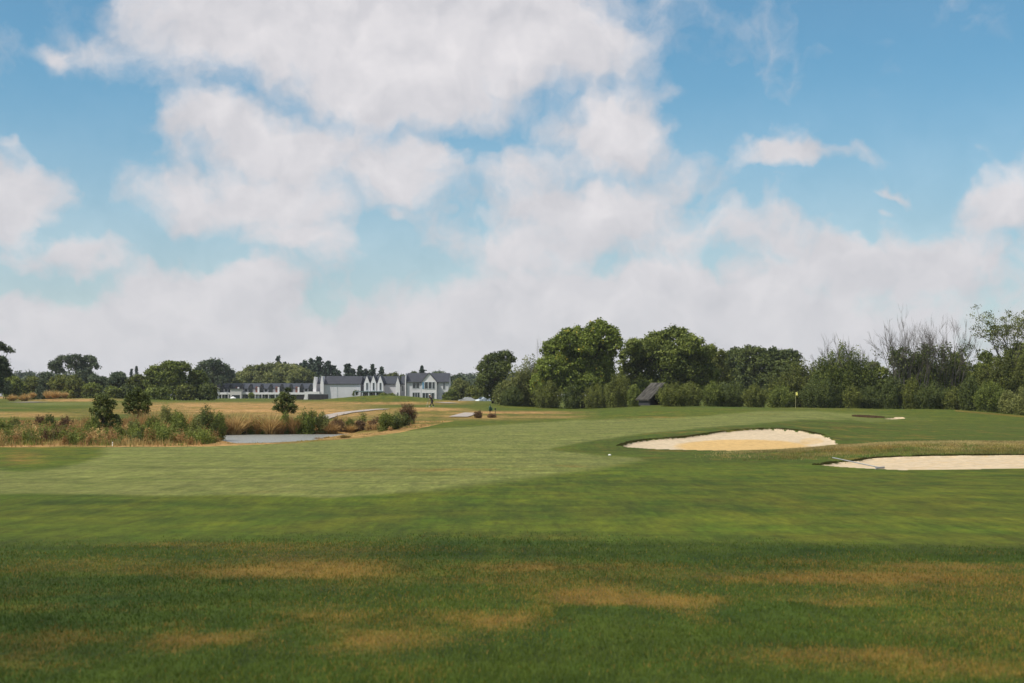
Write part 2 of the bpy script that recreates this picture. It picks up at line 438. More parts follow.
for k in range(3):
    P = BW[k]; x0, y0 = P.min(0)-.2; x1, y1 = P.max(0)+.2
    st = [.06, .06, .12][k]
    gx = np.arange(x0, x1, st); gy = np.arange(y0, y1, st)
    Xg, Yg = np.meshgrid(gx, gy); sh = Xg.shape; X = Xg.ravel(); Y = Yg.ravel()
    d = bdist(X, Y, k)+(fbm(X*2.5, Y*1.2, 4)-.5)*.16
    zz = H(X, Y, sand=True)+.02*(fbm(X*2, Y*2, 4)-.5)-.012
    ok = (d < .02).reshape(sh); idx = np.arange(X.size).reshape(sh)
    q = ok[:-1, :-1] & ok[1:, :-1] & ok[:-1, 1:] & ok[1:, 1:]
    Fc = np.stack([idx[:-1, :-1], idx[:-1, 1:], idx[1:, 1:], idx[1:, :-1]], -1)[q]
    used = np.unique(Fc); remap = np.zeros(X.size, int); remap[used] = np.arange(len(used))
    # the floor is damp where the sand lies low
    py = HY+F*(CAM-zz)/Y; px = CX+F*X/Y
    if k == 0: damp = .75*sstep(1.1, .75, np.sqrt(((px-742)/72)**2+((py-446.5)/7.5)**2))+.4*sstep(1, .6, np.sqrt(((px-812)/16)**2+((py-441)/4)**2))
    else: damp = .22+.0*px
    me = np_mesh('sand_bunker', np.stack([X, Y, zz], 1)[used], remap[Fc], True, dict(damp=damp[used]))
    o = link('sand_bunker', me, SAND); tag(o, LB[k], 'sand bunker')

def water_mat():
    m, nt, b = newmat('pond_water'); L = nt.links.new
    b.inputs['Base Color'].default_value = (.26, .26, .23, 1); b.inputs['Roughness'].default_value = .3
    b.inputs['IOR'].default_value = 1.33; b.inputs['Specular IOR Level'].default_value = .9
    geo = N(nt, 'ShaderNodeNewGeometry'); mp = N(nt, 'ShaderNodeMapping'); mp.inputs['Scale'].default_value = (1, 2.2, 1)
    L(geo.outputs['Position'], mp.inputs['Vector'])
    n = N(nt, 'ShaderNodeTexNoise'); n.inputs['Scale'].default_value = 2.2; n.inputs['Detail'].default_value = 5
    L(mp.outputs[0], n.inputs['Vector'])
    bp = N(nt, 'ShaderNodeBump'); bp.inputs['Strength'].default_value = .7; bp.inputs['Distance'].default_value = .6
    L(n.outputs['Fac'], bp.inputs['Height']); L(bp.outputs[0], b.inputs['Normal'])
    return m
mb = MB(); mb.add([(-42, 86, WL), (-6.5, 86, WL), (-6.5, 124, WL), (-42, 124, WL)], [(0, 1, 2, 3)])
tag(mb.build('pond_water', water_mat()), kind='structure')

PATHM = plain('path_gravel', (.34, .29, .25), .9, .1, 2)
def path(pts, w):
    P = [hit0(x, y, H) for x, y in pts]
    P = np.array(P); n = 24
    t = np.linspace(0, len(P)-1, n); C = np.stack([np.interp(t, range(len(P)), P[:, 0]), np.interp(t, range(len(P)), P[:, 1])], 1)
    d = np.gradient(C, axis=0); d /= np.linalg.norm(d, axis=1)[:, None]+1e-9; nn = np.stack([-d[:, 1], d[:, 0]], 1)
    V = []; Fc = []; K = 7
    for i in range(n):
        for k in range(K):
            q = C[i]+nn[i]*w*(k/(K-1)-.5); V.append((q[0], q[1], h1(q[0], q[1])+.07))
    for i in range(n-1):
        for k in range(K-1): a = i*K+k; Fc.append((a, a+K, a+K+1, a+1))
    o = link('path', np_mesh('path', V, Fc, True), PATHM); o['kind'] = 'structure'
path([(318, 420), (333, 415.5), (345, 413), (365, 410.8), (384, 409.3)], 1.7)
path([(458, 417.3), (465, 415.2), (473, 413.2)], 1.9)
path([(438, 402.9), (455, 403.2)], 3.0)
path([(18, 402.3), (38, 402.6)], 5.0)

# ------------------------------------------------------------------ foliage
def cards(C, Nn, S, tint, rng, aspect=.7, jitter=.75):
    n = len(C); q = Nn+rng.normal(size=(n, 3))*jitter; q /= np.linalg.norm(q, axis=1)[:, None]+1e-9
    a = np.cross(q, rng.normal(size=(n, 3))); a /= np.linalg.norm(a, axis=1)[:, None]+1e-9
    b = np.cross(q, a); S = S[:, None]
    bend = q*S*.25
    V = np.stack([C-a*S, C-b*S*aspect-bend*.3, C+a*S, C+b*S*aspect-bend], 1).reshape(-1, 3)
    Fc = np.arange(4*n).reshape(n, 4)
    return V, Fc, np.repeat(tint, 4)

def lobes_cloud(lobes, leaf, rng, dens=1.0, clump=None, up=.0, tb=0.0):
    Cs, Ns, Ss, Ts = [], [], [], []
    L = np.array(lobes, float)
    for li, (x, y, z, rx, ry, rz) in enumerate(L):
        rm = (rx*ry*rz)**(1/3); area = 4*PI*rm*rm
        leaf_ = leaf; cr = clump or min(max(.20*rm, leaf*2.0), leaf*6.5)
        nc = max(8, int(area/(cr*cr*2.0)*dens)); per = max(6, int((cr/leaf)**2*4.6))
        d = rng.normal(size=(nc, 3)); d /= np.linalg.norm(d, axis=1)[:, None]
        d[:, 2] = np.where(d[:, 2] < -.6, -d[:, 2]*.7, d[:, 2]); d /= np.linalg.norm(d, axis=1)[:, None]
        rr = rng.uniform(.60, 1.10, nc)
        c = np.array([x, y, z])+d*rr[:, None]*np.array([rx, ry, rz])
        ct = np.clip(rng.normal(.45, .2, nc)+tb+.10*rng.normal(), 0, .9)
        o = rng.normal(size=(nc, per, 3)); on = o/(np.linalg.norm(o, axis=2)[:, :, None]+1e-9)
        P = c[:, None]+o*cr*np.array([.62, .62, .5])
        nn = d[:, None]*.55+on*.7+np.array([0, 0, up])
        t = np.clip(ct[:, None]+rng.normal(0, .13, (nc, per)), 0, 1)
        Cs.append(P.reshape(-1, 3)); Ns.append(nn.reshape(-1, 3)); Ts.append(t.ravel())
        Ss.append((leaf*rng.uniform(.6, 1.25, nc*per)))
    C = np.vstack(Cs); Nn = np.vstack(Ns); S = np.concatenate(Ss); t = np.concatenate(Ts)
    keep = np.ones(len(C), bool)
    if len(L) > 1:
        for (x, y, z, rx, ry, rz) in L:
            q = ((C-np.array([x, y, z]))/np.array([rx, ry, rz])); keep &= ~((q**2).sum(1) < .30)
    return C[keep], Nn[keep], S[keep], t[keep]

def crown_mesh(name, lobes, leaf, seed, **kw):
    leaf = leaf*LEAFK
    rng = np.random.default_rng(seed)
    C, Nn, S, t = lobes_cloud(lobes, leaf, rng, **kw)
    C[:, 2] = np.maximum(C[:, 2], .05)
    V, Fc, T_ = cards(C, Nn, S, t, rng)
    return np_mesh(name, V, Fc, False, dict(tint=T_))

LEAFK = .74
def stems_mesh(name, w, h, leaf, rng, n=46, tb=0., fill=1.):
    """feathery shrub: leaves along many upright stems"""
    Cs, Ns, Ts = [], [], []
    for i in range(n):
        a = rng.uniform(0, 2*PI); r = math.sqrt(rng.uniform(0, 1)); L = h*rng.uniform(.72, 1.1)*(1-.45*r*r)
        tip = np.array([math.cos(a)*w*r*.95, math.sin(a)*w*r*.95, L]); b = tip*np.array([.45, .45, 0])
        m = max(10, int(L/leaf*3.2*fill)); t = np.sort(rng.uniform(.05, 1, m))
        bow = (t**1.7)[:, None]
        P = b+(tip-b)*np.stack([bow[:, 0], bow[:, 0], t], 1)+rng.normal(size=(m, 3))*(leaf*1.1+.10*w*(1-t)[:, None])
        Cs.append(P); Ns.append(np.tile([math.cos(a)*.7*r, math.sin(a)*.7*r, .5], (m, 1)))
        Ts.append(np.clip(rng.normal(.42+tb, .23)+.15*(t-.5)*0+rng.normal(0, .12, m), 0, 1))
    C = np.vstack(Cs); C[:, 2] = np.maximum(C[:, 2], .02)
    V, Fc, T_ = cards(C, np.vstack(Ns), leaf*rng.uniform(.6, 1.25, len(C)), np.concatenate(Ts), rng, .5)
    if name is None: return V, Fc, T_
    return np_mesh(name, V, Fc, False, dict(tint=T_))

BARK = plain('bark', (.055, .045, .035), .9, .3, 6)
BARKG = plain('grey_bark', (.085, .075, .065), .9, .25, 6)
LM = dict(
 mid=leafmat('leaf_mid_green', (.050, .076, .012), (0.273, 0.313, 0.060), .35),
 bright=leafmat('leaf_bright_green', (.050, .080, .011), (0.290, 0.350, 0.058), .4, extra=(.50, .38, .05)),
 dark=leafmat('leaf_dark_green', (.027, .044, .009), (0.151, 0.181, 0.039), .25),
 olive=leafmat('leaf_olive', (.048, .064, .011), (0.250, 0.270, 0.055), .35),
 willow=leafmat('leaf_willow', (.090, .112, .028), (0.365, 0.371, 0.116), .4),
 pine=leafmat('needle_dark', (.012, .026, .017), (0.052, 0.084, 0.044), .1),
 blue=leafmat('leaf_blue_green', (.034, .055, .028), (0.151, 0.186, 0.087), .25),
 gold=leafmat('tussock_gold', (.240, .150, .045), (.80, .56, .24), .35),
 rust=leafmat('tussock_rust', (.170, .095, .030), (.52, .33, .13), .35),
 flax=leafmat('flax_green', (.060, .092, .018), (0.302, 0.348, 0.067), .35),
 red=leafmat('leaf_copper', (.060, .032, .016), (0.220, 0.128, 0.056), .25),
 straw=leafmat('dry_stalks', (.160, .130, .036), (.56, .40, .16), .35))

def auto_lobes(w, h, rng, kind='round', low=.12, n=None):
    """w half width, h height"""
    out = []; n = n or 13
    if kind == 'round':
        for i in range(n):
            t = rng.uniform(0, 1); z = h*(low+.12+(.80-low-.05)*t**.9)
            env = math.sqrt(max(.06, 1-((z/h-.48)/.56)**2))
            a = rng.uniform(0, 2*PI); rr = w*env*.62*math.sqrt(rng.uniform(.1, 1))
            s = rng.uniform(.26, .40)*min(w, h*.55)
            out.append((rr*math.cos(a), rr*math.sin(a), min(z, h-s*.85), s*1.1, s*1.1, s*.85))
        out.append((0, 0, h-.30*min(w, h*.5), .34*w, .34*w, .30*min(w, h*.5)))
        out.append((0, 0, h*.45, w*.62, w*.62, h*.33))
        if low < .05: out.append((0, 0, h*.2, w*.7, w*.7, h*.22))
    elif kind == 'dome':     # foliage down to the ground, broad
        for i in range(n):
            a = rng.uniform(0, 2*PI); r0 = math.sqrt(rng.uniform(0, 1))*.70
            s = rng.uniform(.24, .36)*min(w, h*.8)
            top = h*math.sqrt(max(.1, 1-(r0/1.0)**2.2))
            out.append((w*r0*math.cos(a), w*r0*math.sin(a), max(s*.6, top-s*.9-rng.uniform(0, .35)*h*.5), s*1.15, s*1.15, s))
        out.append((0, 0, h*.40, w*.72, w*.72, h*.48))
        for i in range(6):
            a = 2*PI*i/6+rng.uniform(0, .6); s = rng.uniform(.26, .36)*w
            out.append((w*.66*math.cos(a), w*.66*math.sin(a), h*.16, s, s, h*.22))
    return out

def trunk_mesh(h, r, lobes, rng, n_limb=5, lean=(0, 0), mat_r=.5):
    mb = MB(); p = [(0, 0, -.3)]; k = 5
    for i in range(1, k+1):
        t = i/k; p.append((lean[0]*t+rng.normal()*.12*t, lean[1]*t+rng.normal()*.12*t, h*t))
    mb.tube(p, [r*(1.25 if i == 0 else 1-.6*i/k) for i in range(k+1)], 7)
    ls = sorted(lobes, key=lambda l: -l[2])[:n_limb]
    for l in ls:
        s = p[min(3, k)]; e = (l[0], l[1], l[2]); m_ = tuple((s[j]+e[j])/2+rng.normal()*.15 for j in range(3))
        mb.tube([s, m_, e], [r*.5, r*.32, r*.10], 5)
    return mb

def tree(name, label, px, D, hw, ytop, mat, kind='round', leaf=.30, seed=0, cat='tree', lobes=None, low=.12, dens=1.0, trunk_r=None,
         subs=None, group=None, bark=None, n=None, up=0., base=None, tb=0., crown='crown', squash=.8, yb=None):
    x, y, z = at(px, D) if base is None else base
    if yb is not None: z = CAM+(HY-yb)*D/F
    hh = CAM+(HY-ytop)*D/F-z; w = hw*D/F; rng = np.random.default_rng(seed+11)
    t = thing(name, label, cat, (x, y, z), 0, group)
    if lobes is not None:       # (px,py,rx px,ry px,depth m)
        Ls = [((a-px)*D/F, (e[0] if e else rng.uniform(-.4, .4)*w), CAM+(HY-b)*D/F-z, c*D/F, min(c, 1.3*d)*D/F, d*D/F) for a, b, c, d, *e in lobes]
    else:
        Ls = auto_lobes(w, hh, rng, kind, low, n)
        Ls = [(a, b*squash, c, d, e*squash, f) for a, b, c, d, e, f in Ls]
    if subs:
        VV, FF, TT, o_ = [], [], [], 0
        for (sx, sw, sy) in subs:
            V, Fc, T_ = stems_mesh(None, sw*D/F, CAM+(HY-sy)*D/F-z, leaf*.7, rng, int(sw*7), tb, .78)
            V = V+np.array([(sx-px)*D/F, rng.uniform(-.25, .25)*w, 0]); VV.append(V); FF.append(Fc+o_); TT.append(T_); o_ += len(V)
        link(crown, np_mesh(crown, np.vstack(VV), np.vstack(FF), False, dict(tint=np.concatenate(TT))), mat, t)
    else: link(crown, crown_mesh(crown, Ls, leaf, seed, dens=dens, up=up, tb=tb), mat, t)
    tr = trunk_r or .028*hh+.03
    trunk_mesh(hh*.62, tr, Ls, rng).build('trunk', bark or BARK, t, True)
    return t

def pine(name, label, px, D, hw, ytop, seed, mat=None, leaf=.45, low=.1, group=None, yb=None, spread=.85):
    x, y, z = at(px, D)
    if yb is not None: z = CAM+(HY-yb)*D/F
    hh = CAM+(HY-ytop)*D/F-z; w = hw*D/F; rng = np.random.default_rng(seed)
    t = thing(name, label, 'conifer', (x, y, z), 0, group)
    Cs, Ns, Ts = [], [], []
    nl = max(14, int(hh/ (leaf*.8)))
    for i in range(nl):
        f = (i+.5)/nl; zz = hh*(low+(1-low)*f); R = w*(1-f)**spread*rng.uniform(.7, 1.15)+.12*w
        for k in range(rng.integers(5, 9)):
            a = rng.uniform(0, 2*PI); R2 = R*rng.uniform(.55, 1.1); m_ = max(3, int(R2/leaf*2.6)); s = np.linspace(.12, 1, m_)
            P = np.stack([np.cos(a)*R2*s, np.sin(a)*R2*s, zz+R2*(.12*s-.28*s*s)], 1)+rng.normal(size=(m_, 3))*leaf*.35
            Cs.append(P); Ns.append(np.tile([math.cos(a)*.4, math.sin(a)*.4, .7], (m_, 1))); Ts.append(np.full(m_, np.clip(rng.normal(.45, .2), 0, 1)))
    C = np.vstack(Cs); V, Fc, T_ = cards(C, np.vstack(Ns), leaf*rng.uniform(.7, 1.2, len(C)), np.concatenate(Ts), rng, .6)
    link('crown', np_mesh('crown', V, Fc, False, dict(tint=T_)), mat or LM['pine'], t)
    mb = MB(); mb.tube([(0, 0, -.3), (0, 0, hh*.5), (0, 0, hh*.97)], [.03*hh, .018*hh, .004*hh], 7); mb.build('trunk', BARK, t, True)
    return t

def bare_branches(mb, rng, p, d, L, r, lev, maxlev, spread, tips):
    p = np.array(p, float); pts = [p]; seg = 3
    for i in range(seg):
        d = d+rng.normal(size=3)*.10+np.array([0, 0, .05]); d /= np.linalg.norm(d); pts.append(pts[-1]+d*L/seg)
    mb.tube(pts, [r, r*.9, r*.78, r*.65], 5 if lev < 2 else 3)
    tips.append(pts[-1])
    if lev >= maxlev: return
    for k in range(rng.integers(2, 4)+(1 if lev > 1 else 0)):
        j = rng.integers(1, 4); nd = d+rng.normal(size=3)*spread; nd[2] = abs(nd[2])*.7+.25; nd /= np.linalg.norm(nd)
        bare_branches(mb, rng, pts[j], nd, L*rng.uniform(.58, .82), max(r*.58, .022), lev+1, maxlev, spread, tips)

def blades(P, L, wd, lean, tint, rng, seg=2, droop=.5):
    """grass blades: P base (n,3), L length, lean (n,2) horizontal lean per length"""
    n = len(P); a = rng.uniform(0, 2*PI, n); side = np.stack([np.cos(a), np.sin(a), np.zeros(n)], 1)*wd[:, None]
    Vs = []
    for s in range(seg+1):
        t = s/seg; c = P.copy(); c[:, :2] += lean*(L*t**1.6)[:, None]
        c[:, 2] += L*(t-droop*t**2.4*np.minimum(1, np.hypot(lean[:, 0], lean[:, 1])))
        k = (1-t)*.9+.1
        Vs += [c-side*k, c+side*k]
    V = np.stack(Vs, 1).reshape(-1, 3); m = 2*(seg+1)
    base = np.arange(n)[:, None]*m
    Fc = np.concatenate([np.stack([base[:, 0]+2*s, base[:, 0]+2*s+1, base[:, 0]+2*s+3, base[:, 0]+2*s+2], 1) for s in range(seg)])
    return V, Fc, np.repeat(tint, m)

def tussock(name, label, px, D, hw, ytop, mat, seed, n=420, droop=.75, stiff=1., group=None, cat='tussock', yb=None, wd=.018):
    x, y, z = at(px, D)
    if yb is not None: z = CAM+(HY-yb)*D/F
    hh = CAM+(HY-ytop)*D/F-z; w = hw*D/F; rng = np.random.default_rng(seed)
    a = rng.uniform(0, 2*PI, n); r = np.sqrt(rng.uniform(0, 1, n)); rb = .45*w*r
    P = np.stack([rb*np.cos(a), rb*np.sin(a), np.full(n, -.05)], 1)
    Ln = hh*rng.uniform(.6, 1.2, n)*(1.05-.25*r); le = (.15+r*w*1.05/np.maximum(Ln, .1)*rng.uniform(.6, 1.2, n))/stiff
    lean = np.stack([np.cos(a)*le, np.sin(a)*le], 1)
    V, Fc, T_ = blades(P, Ln, np.full(n, wd)*rng.uniform(.7, 1.4, n), lean, np.clip(rng.normal(.5, .22, n), 0, 1), rng, 3, droop*.5)
    t = thing(name, label, cat, (x, y, z), 0, group)
    link('leaves', np_mesh('leaves', V, Fc, False, dict(tint=T_)), mat, t)
    return t

# ------------------------------------------------------------------ trees, from the near right to the far left
G1 = 'trees along the right side of the course'
# big ash tree and its neighbours (centre of the photograph)
tree('broadleaf_tree', 'tallest bright green tree of the wood, a knobbly crown with two tufts on top', 583, 232, 44, 322, LM['bright'], leaf=.28, seed=1, yb=412, tb=.05,
     lobes=[(598,331,12,9),(589,335,9,7),(606,337,12,10),(570,341,14,11),(555,351,13,11),(583,347,17,13),(603,353,15,12),(613,345,8,9),(596,366,17,13),(573,364,18,14),(552,369,15,13),(545,385,14,13),
            (566,387,17,14),(590,386,17,14),(608,379,9,10),(560,343,7,6),(577,332,5,5),(583,375,30,26,2.0)], group=G1, trunk_r=.35)
tree('broadleaf_tree', 'dark round tree standing alone left of the bright wood, beside the parked cars', 493, 262, 19, 350, LM['dark'], leaf=.26, seed=2, yb=402,
     lobes=[(504,357,8,6),(493,363,10,9),(486,370,9,8),(498,373,10,9),(484,382,8,9),(497,387,10,9),(511,360,4,3),(505,368,7,6),(490,395,8,7)], group=G1, trunk_r=.25)
tree('willow_tree', 'grey green sloping willow left of the tallest bright tree', 523, 238, 27, 357, LM['willow'], leaf=.23, seed=3, yb=410, tb=-.08, subs=[(530,17,357),(516,15,368),(503,13,380),(540,16,366),(522,20,376)],
     lobes=[(527,366,11,9),(537,362,9,8),(517,373,9,8),(508,383,9,8),(524,381,13,10),(502,394,9,8),(516,393,12,9),(530,394,14,11),(541,380,11,12)], group=G1)
tree('broadleaf_tree', 'broad domed tree with a few yellow leaf spots just above the wooden shelter', 668, 238, 50, 327, LM['mid'], leaf=.28, seed=4, yb=406,
     lobes=[(676,340,16,12),(660,343,15,11),(645,351,14,11),(632,347,8,7),(628,358,9,9),(689,347,13,11),(700,356,12,10),(708,352,6,6),(668,360,20,14),(648,370,17,14),(688,370,18,14),(632,376,13,13),(704,374,14,13),
            (668,384,24,15),(640,392,14,11),(700,392,15,12),(668,372,34,26,2.5)], group=G1, trunk_r=.35)
tree('broadleaf_tree', 'slim tree with a loose feathery top on the right flank of the domed tree', 713, 250, 15, 343, LM['olive'], leaf=.25, seed=5, yb=404,
     lobes=[(711,351,6,6),(704,356,7,6),(719,357,7,6),(713,367,11,9),(722,376,10,10),(706,382,11,11)], group=G1)
tree('broadleaf_tree', 'dark flat topped tree behind the flagstick, left half of the dark block', 744, 305, 27, 347, LM['dark'], leaf=.34, seed=6, yb=403,
     lobes=[(738,358,13,9),(752,356,14,9),(728,366,11,10),(744,371,18,13),(760,369,13,12),(740,387,22,16),(764,362,8,7),(725,390,14,12)], group=G1)
tree('broadleaf_tree', 'dark flat topped tree behind the flagstick, right half of the dark block', 777, 300, 22, 348, LM['dark'], leaf=.34, seed=7, yb=403,
     lobes=[(775,357,12,8),(789,358,12,8),(766,363,9,8),(781,371,16,13),(793,374,11,12),(776,388,20,16),(795,392,12,11)], group=G1)
tree('willow_tree', 'pale willow with a wispy top sloping up right of the dark block', 800, 236, 28, 357, LM['olive'], leaf=.22, seed=8, yb=408, tb=.0, subs=[(802,20,360),(785,15,371),(815,17,363),(774,12,378)],
     lobes=[(806,364,10,7),(795,370,10,8),(785,378,9,8),(812,372,11,9),(798,383,14,10),(780,390,10,12),(815,388,14,14),(798,397,14,9)], group=G1)
tree('broadleaf_tree', 'twiggy topped dark green tree right behind the yellow flag', 843, 226, 29, 344, LM['mid'], leaf=.22, seed=9, yb=409, tb=-.12, subs=[(828,20,353),(843,22,346),(859,17,351),(846,26,362),(868,12,362)],
     lobes=[(836,353,10,7),(849,354,9,7),(826,359,9,8),(860,360,8,7),(842,366,15,11),(828,375,14,12),(858,375,12,12),(843,387,20,15),(864,391,12,12),(828,394,12,11),(846,399,16,8)], group=G1)
tree('broadleaf_tree', 'small bright bushy tree filling the gap left of the leafless tree', 875, 232, 14, 360, LM['mid'], leaf=.22, seed=10, yb=408,
     lobes=[(874,367,6,5),(881,374,7,6),(870,379,9,8),(879,389,11,9),(868,395,11,10),(888,388,8,10),(880,399,10,8)], group=G1)
tree('broadleaf_tree', 'dark ivy clad tree under the leafless branches', 905, 214, 20, 352, LM['dark'], leaf=.22, seed=12, yb=411, tb=.1,
     lobes=[(897,362,7,9),(906,368,9,9),(916,361,7,8),(896,381,10,11),(912,385,14,15),(923,374,9,10),(898,396,11,10)], group=G1)
tree('broadleaf_tree', 'tangled green tree with thin spires right of the leafless tree', 943, 212, 25, 340, LM['mid'], leaf=.21, seed=13, yb=412, tb=-.08, subs=[(930,16,352),(948,15,346),(963,16,352),(975,15,362),(940,24,364)],
     lobes=[(936,349,5,7),(949,352,5,6),(928,358,6,6),(960,357,6,6),(941,364,11,9),(927,372,11,10),(957,371,12,10),(944,385,18,13),(968,366,7,8),(973,380,10,11),(958,343,3,5),(971,352,4,5)], group=G1)
tree('broadleaf_tree', 'leafy tree in front of the open branched tree at the right edge', 1001, 205, 27, 349, LM['olive'], leaf=.21, seed=14, yb=414, tb=-.05, subs=[(984,19,360),(1003,20,351),(1022,20,350),(996,26,366),(1036,16,358)],
     lobes=[(991,357,10,8),(1004,362,11,9),(981,367,10,9),(1018,358,11,9),(994,377,15,12),(1014,380,15,12),(978,385,10,11),(1028,372,12,12),(1003,395,18,11)], group=G1)
for i, (px, D, hw, yt, yb, mt, lab) in enumerate([(1062,208,34,335,415,'mid','leafy tree just past the right edge of the lawn'),(1120,215,40,325,415,'dark','dark tree farther past the right edge'),
        (1180,220,38,340,415,'olive','olive tree at the far right end of the wood')]):
    tree('broadleaf_tree', lab, px, D, hw, yt, LM[mt], 'dome', leaf=.30, seed=30+i, yb=yb, group=G1)
# leafless tree
def bare_tree(label, px, D, ytop, seed, yb, stems, spread, maxlev, leafy=True, rad=.10, hwpx=40):
    x, y, z = at(px, D); z = CAM+(HY-yb)*D/F; hh = CAM+(HY-ytop)*D/F-z
    t = thing('bare_tree', label, 'tree', (x, y, z), 0, 'leafless trees'); rng = np.random.default_rng(seed)
    tips = []; mb = MB()
    for k in range(stems):
        f = (k/(max(1, stems-1))*2-1); ox = f*hwpx*.45*D/F
        d = np.array([f*.42+rng.normal()*.06, rng.normal()*.15, 1.]); d /= np.linalg.norm(d)
        bare_branches(mb, rng, (ox, rng.normal()*.5, hh*.18), d, hh*.42, rad, 0, maxlev, spread, tips)
    v = np.array(mb.v); zs = v[:, 2]; s = hh/np.percentile(zs, 98.5); v[:, 2] *= s; xs_ = hwpx*.5*D/F/np.percentile(np.abs(v[:, 0]), 96); v[:, :2] *= xs_; tips = [q*np.array([xs_, xs_, 1]) for q in tips]; mb.v = [tuple(q) for q in v]
    mb.build('branches', BARKG, t)
    m2 = MB(); m2.tube([(0, 0, -.3), (0, 0, hh*.25*s)], [rad*2.2, rad*1.6], 7); m2.build('trunk', BARKG, t)
    if leafy:
        T2 = np.array(tips)*[1, 1, s]; T2 = T2[(T2[:, 2] < hh*.72)]; T2 = T2[rng.permutation(len(T2))[:70]]
        C = (T2[:, None]+rng.normal(size=(len(T2), 16, 3))*.28).reshape(-1, 3)
        V, Fc, T_ = cards(C, np.tile([0, 0, .5], (len(C), 1)), .15*rng.uniform(.6, 1.2, len(C)), np.clip(rng.normal(.4, .2, len(C)), 0, 1), rng)
        link('ivy_clumps', np_mesh('ivy_clumps', V, Fc, False, dict(tint=T_)), LM['dark'], t)
    return t
def open_tree(label, px, D, ytop, yb, seed, hwpx):
    x, y, z = at(px, D); z = CAM+(HY-yb)*D/F; hh = CAM+(HY-ytop)*D/F-z
    t = thing('broadleaf_tree', label, 'tree', (x, y, z), 0, G1); rng = np.random.default_rng(seed)
    tips = []; mb = MB()
    for k in range(5):
        f = k/2-1; d = np.array([f*.55, rng.normal()*.25, 1.]); d /= np.linalg.norm(d)
        bare_branches(mb, rng, (f*.25, 0, hh*.25), d, hh*.36, .11, 0, 3, .55, tips)
    v = np.array(mb.v); s = (hh*.97)/v[:, 2].max(); v[:, 2] *= s; mb.v = [tuple(q) for q in v]
    mb.build('branches', BARKG, t)
    m2 = MB(); m2.tube([(0, 0, -.3), (0, 0, hh*.26*s)], [.3, .2], 7); m2.build('trunk', BARKG, t)
    T2 = np.array(tips)*[1, 1, s]; T2 = T2[T2[:, 2] > hh*.35]; nt_ = len(T2); r_ = rng.uniform(.22, .50, nt_); q = 46
    C = (T2[:, None]+rng.normal(size=(nt_, q, 3))*r_[:, None, None]*[1, 1, .6]).reshape(-1, 3)
    V, Fc, T_ = cards(C, np.tile([0, -.2, .6], (len(C), 1)), .12*rng.uniform(.6, 1.2, len(C)), np.clip(np.repeat(rng.normal(.4, .18, nt_), q)+rng.normal(0, .1, len(C)), 0, 1), rng)
    link('crown', np_mesh('crown', V, Fc, False, dict(tint=T_)), LM['olive'], t)
open_tree('tall open tree at the right edge with sparse clumps on long branches', 1014, 214, 303, 412, 15, 24)
bare_tree('grey leafless tree with a wide fan of thin branches, the left one of the pair', 911, 208, 322, 4, 411, 13, .34, 4, True, .12, 58)
bare_tree('grey leafless tree with upright twigs, the right one of the pair', 948, 209, 321, 9, 411, 11, .30, 4, True, .11, 50)
bare_tree('short bare twigs showing over the twiggy topped dark tree', 843, 229, 339, 15, 408, 12, .30, 4, False, .05, 58)
bare_tree('few bare twigs sticking out left of the tallest bright tree', 541, 242, 337, 21, 410, 3, .3, 3, False, .045, 16)

for i, (px, D, hw, yt, mt, lab) in enumerate([(985,226,19,352,'mid','leafy tree filling in behind the left side of the open tree'),(1022,224,23,343,'mid','leafy tree filling in behind the right side of the open tree'),(956,226,17,354,'dark','dark tree behind the right leafless tree'),(921,224,17,362,'mid','green tree behind the left leafless tree')]):
    tree('broadleaf_tree', lab, px, D, hw, yt, LM[mt], 'round', leaf=.24, seed=50+i, yb=413, low=.0, group=G1, n=14, trunk_r=.15, tb=-.05)
# understorey bushes along the right wood
rng0 = random.Random(4)
ub = [ # px, D, hw, ytop, ybase, mat, label
 (512,232,12,388,408,'dark','low dark bush at the left foot of the wood'),
 (548,226,13,386,410,'olive','olive green bush below the left side of the tallest tree'),
 (572,222,14,384,413,'dark','dark bush at the lowest dip of the ground under the tallest tree'),
 (597,222,14,380,411,'olive','olive bush with thin pale stems under the tallest tree'),
 (618,215,13,376,409,'olive','brownish olive bush left of the wooden shelter roof'),
 (634,212,9,390,406,'mid','small green bush against the left wall of the shelter'),
 (674,178,14,380,406,'olive','grey olive bush hiding the right side of the wooden shelter'),
 (690,200,15,380,406,'olive','round olive bush second to the right of the wooden shelter'),
 (712,204,13,388,407,'mid','low green bush third to the right of the wooden shelter'),
 (731,205,14,384,407,'dark','dark low bush left of the yellow flag, farther one'),
 (755,202,17,380,407,'olive','wide olive bush left of the yellow flag, nearer one'),
 (781,206,13,386,409,'mid','low bush directly left of the flagstick'),
 (818,206,16,384,409,'dark','dark low bush right of the flagstick'),
 (852,200,13,386,408,'olive','round olive bush in front of the twiggy topped tree'),
 (872,202,14,382,411,'dark','dark bush below the small bushy tree'),
 (893,198,12,379,410,'dark','darkest bush left below the leafless tree'),
 (912,196,13,384,410,'olive','olive leafed bush below the leafless tree'),
 (932,194,14,380,410,'dark','dark green bush below the pair of leafless trees'),
 (952,192,12,385,410,'olive','cream flecked bush near the right end of the wood'),
 (970,188,13,382,411,'dark','dark bush near the right end of the wood'),
 (990,180,13,385,414,'mid','bush beside the worn strip at the right edge'),
 (1008,174,13,388,416,'willow','straw flecked bush by the right edge of the lawn'),
 (1027,170,14,386,418,'willow','pale bush at the very right edge of the photo'),
 (1055,166,18,380,420,'mid','green bush past the right edge')]
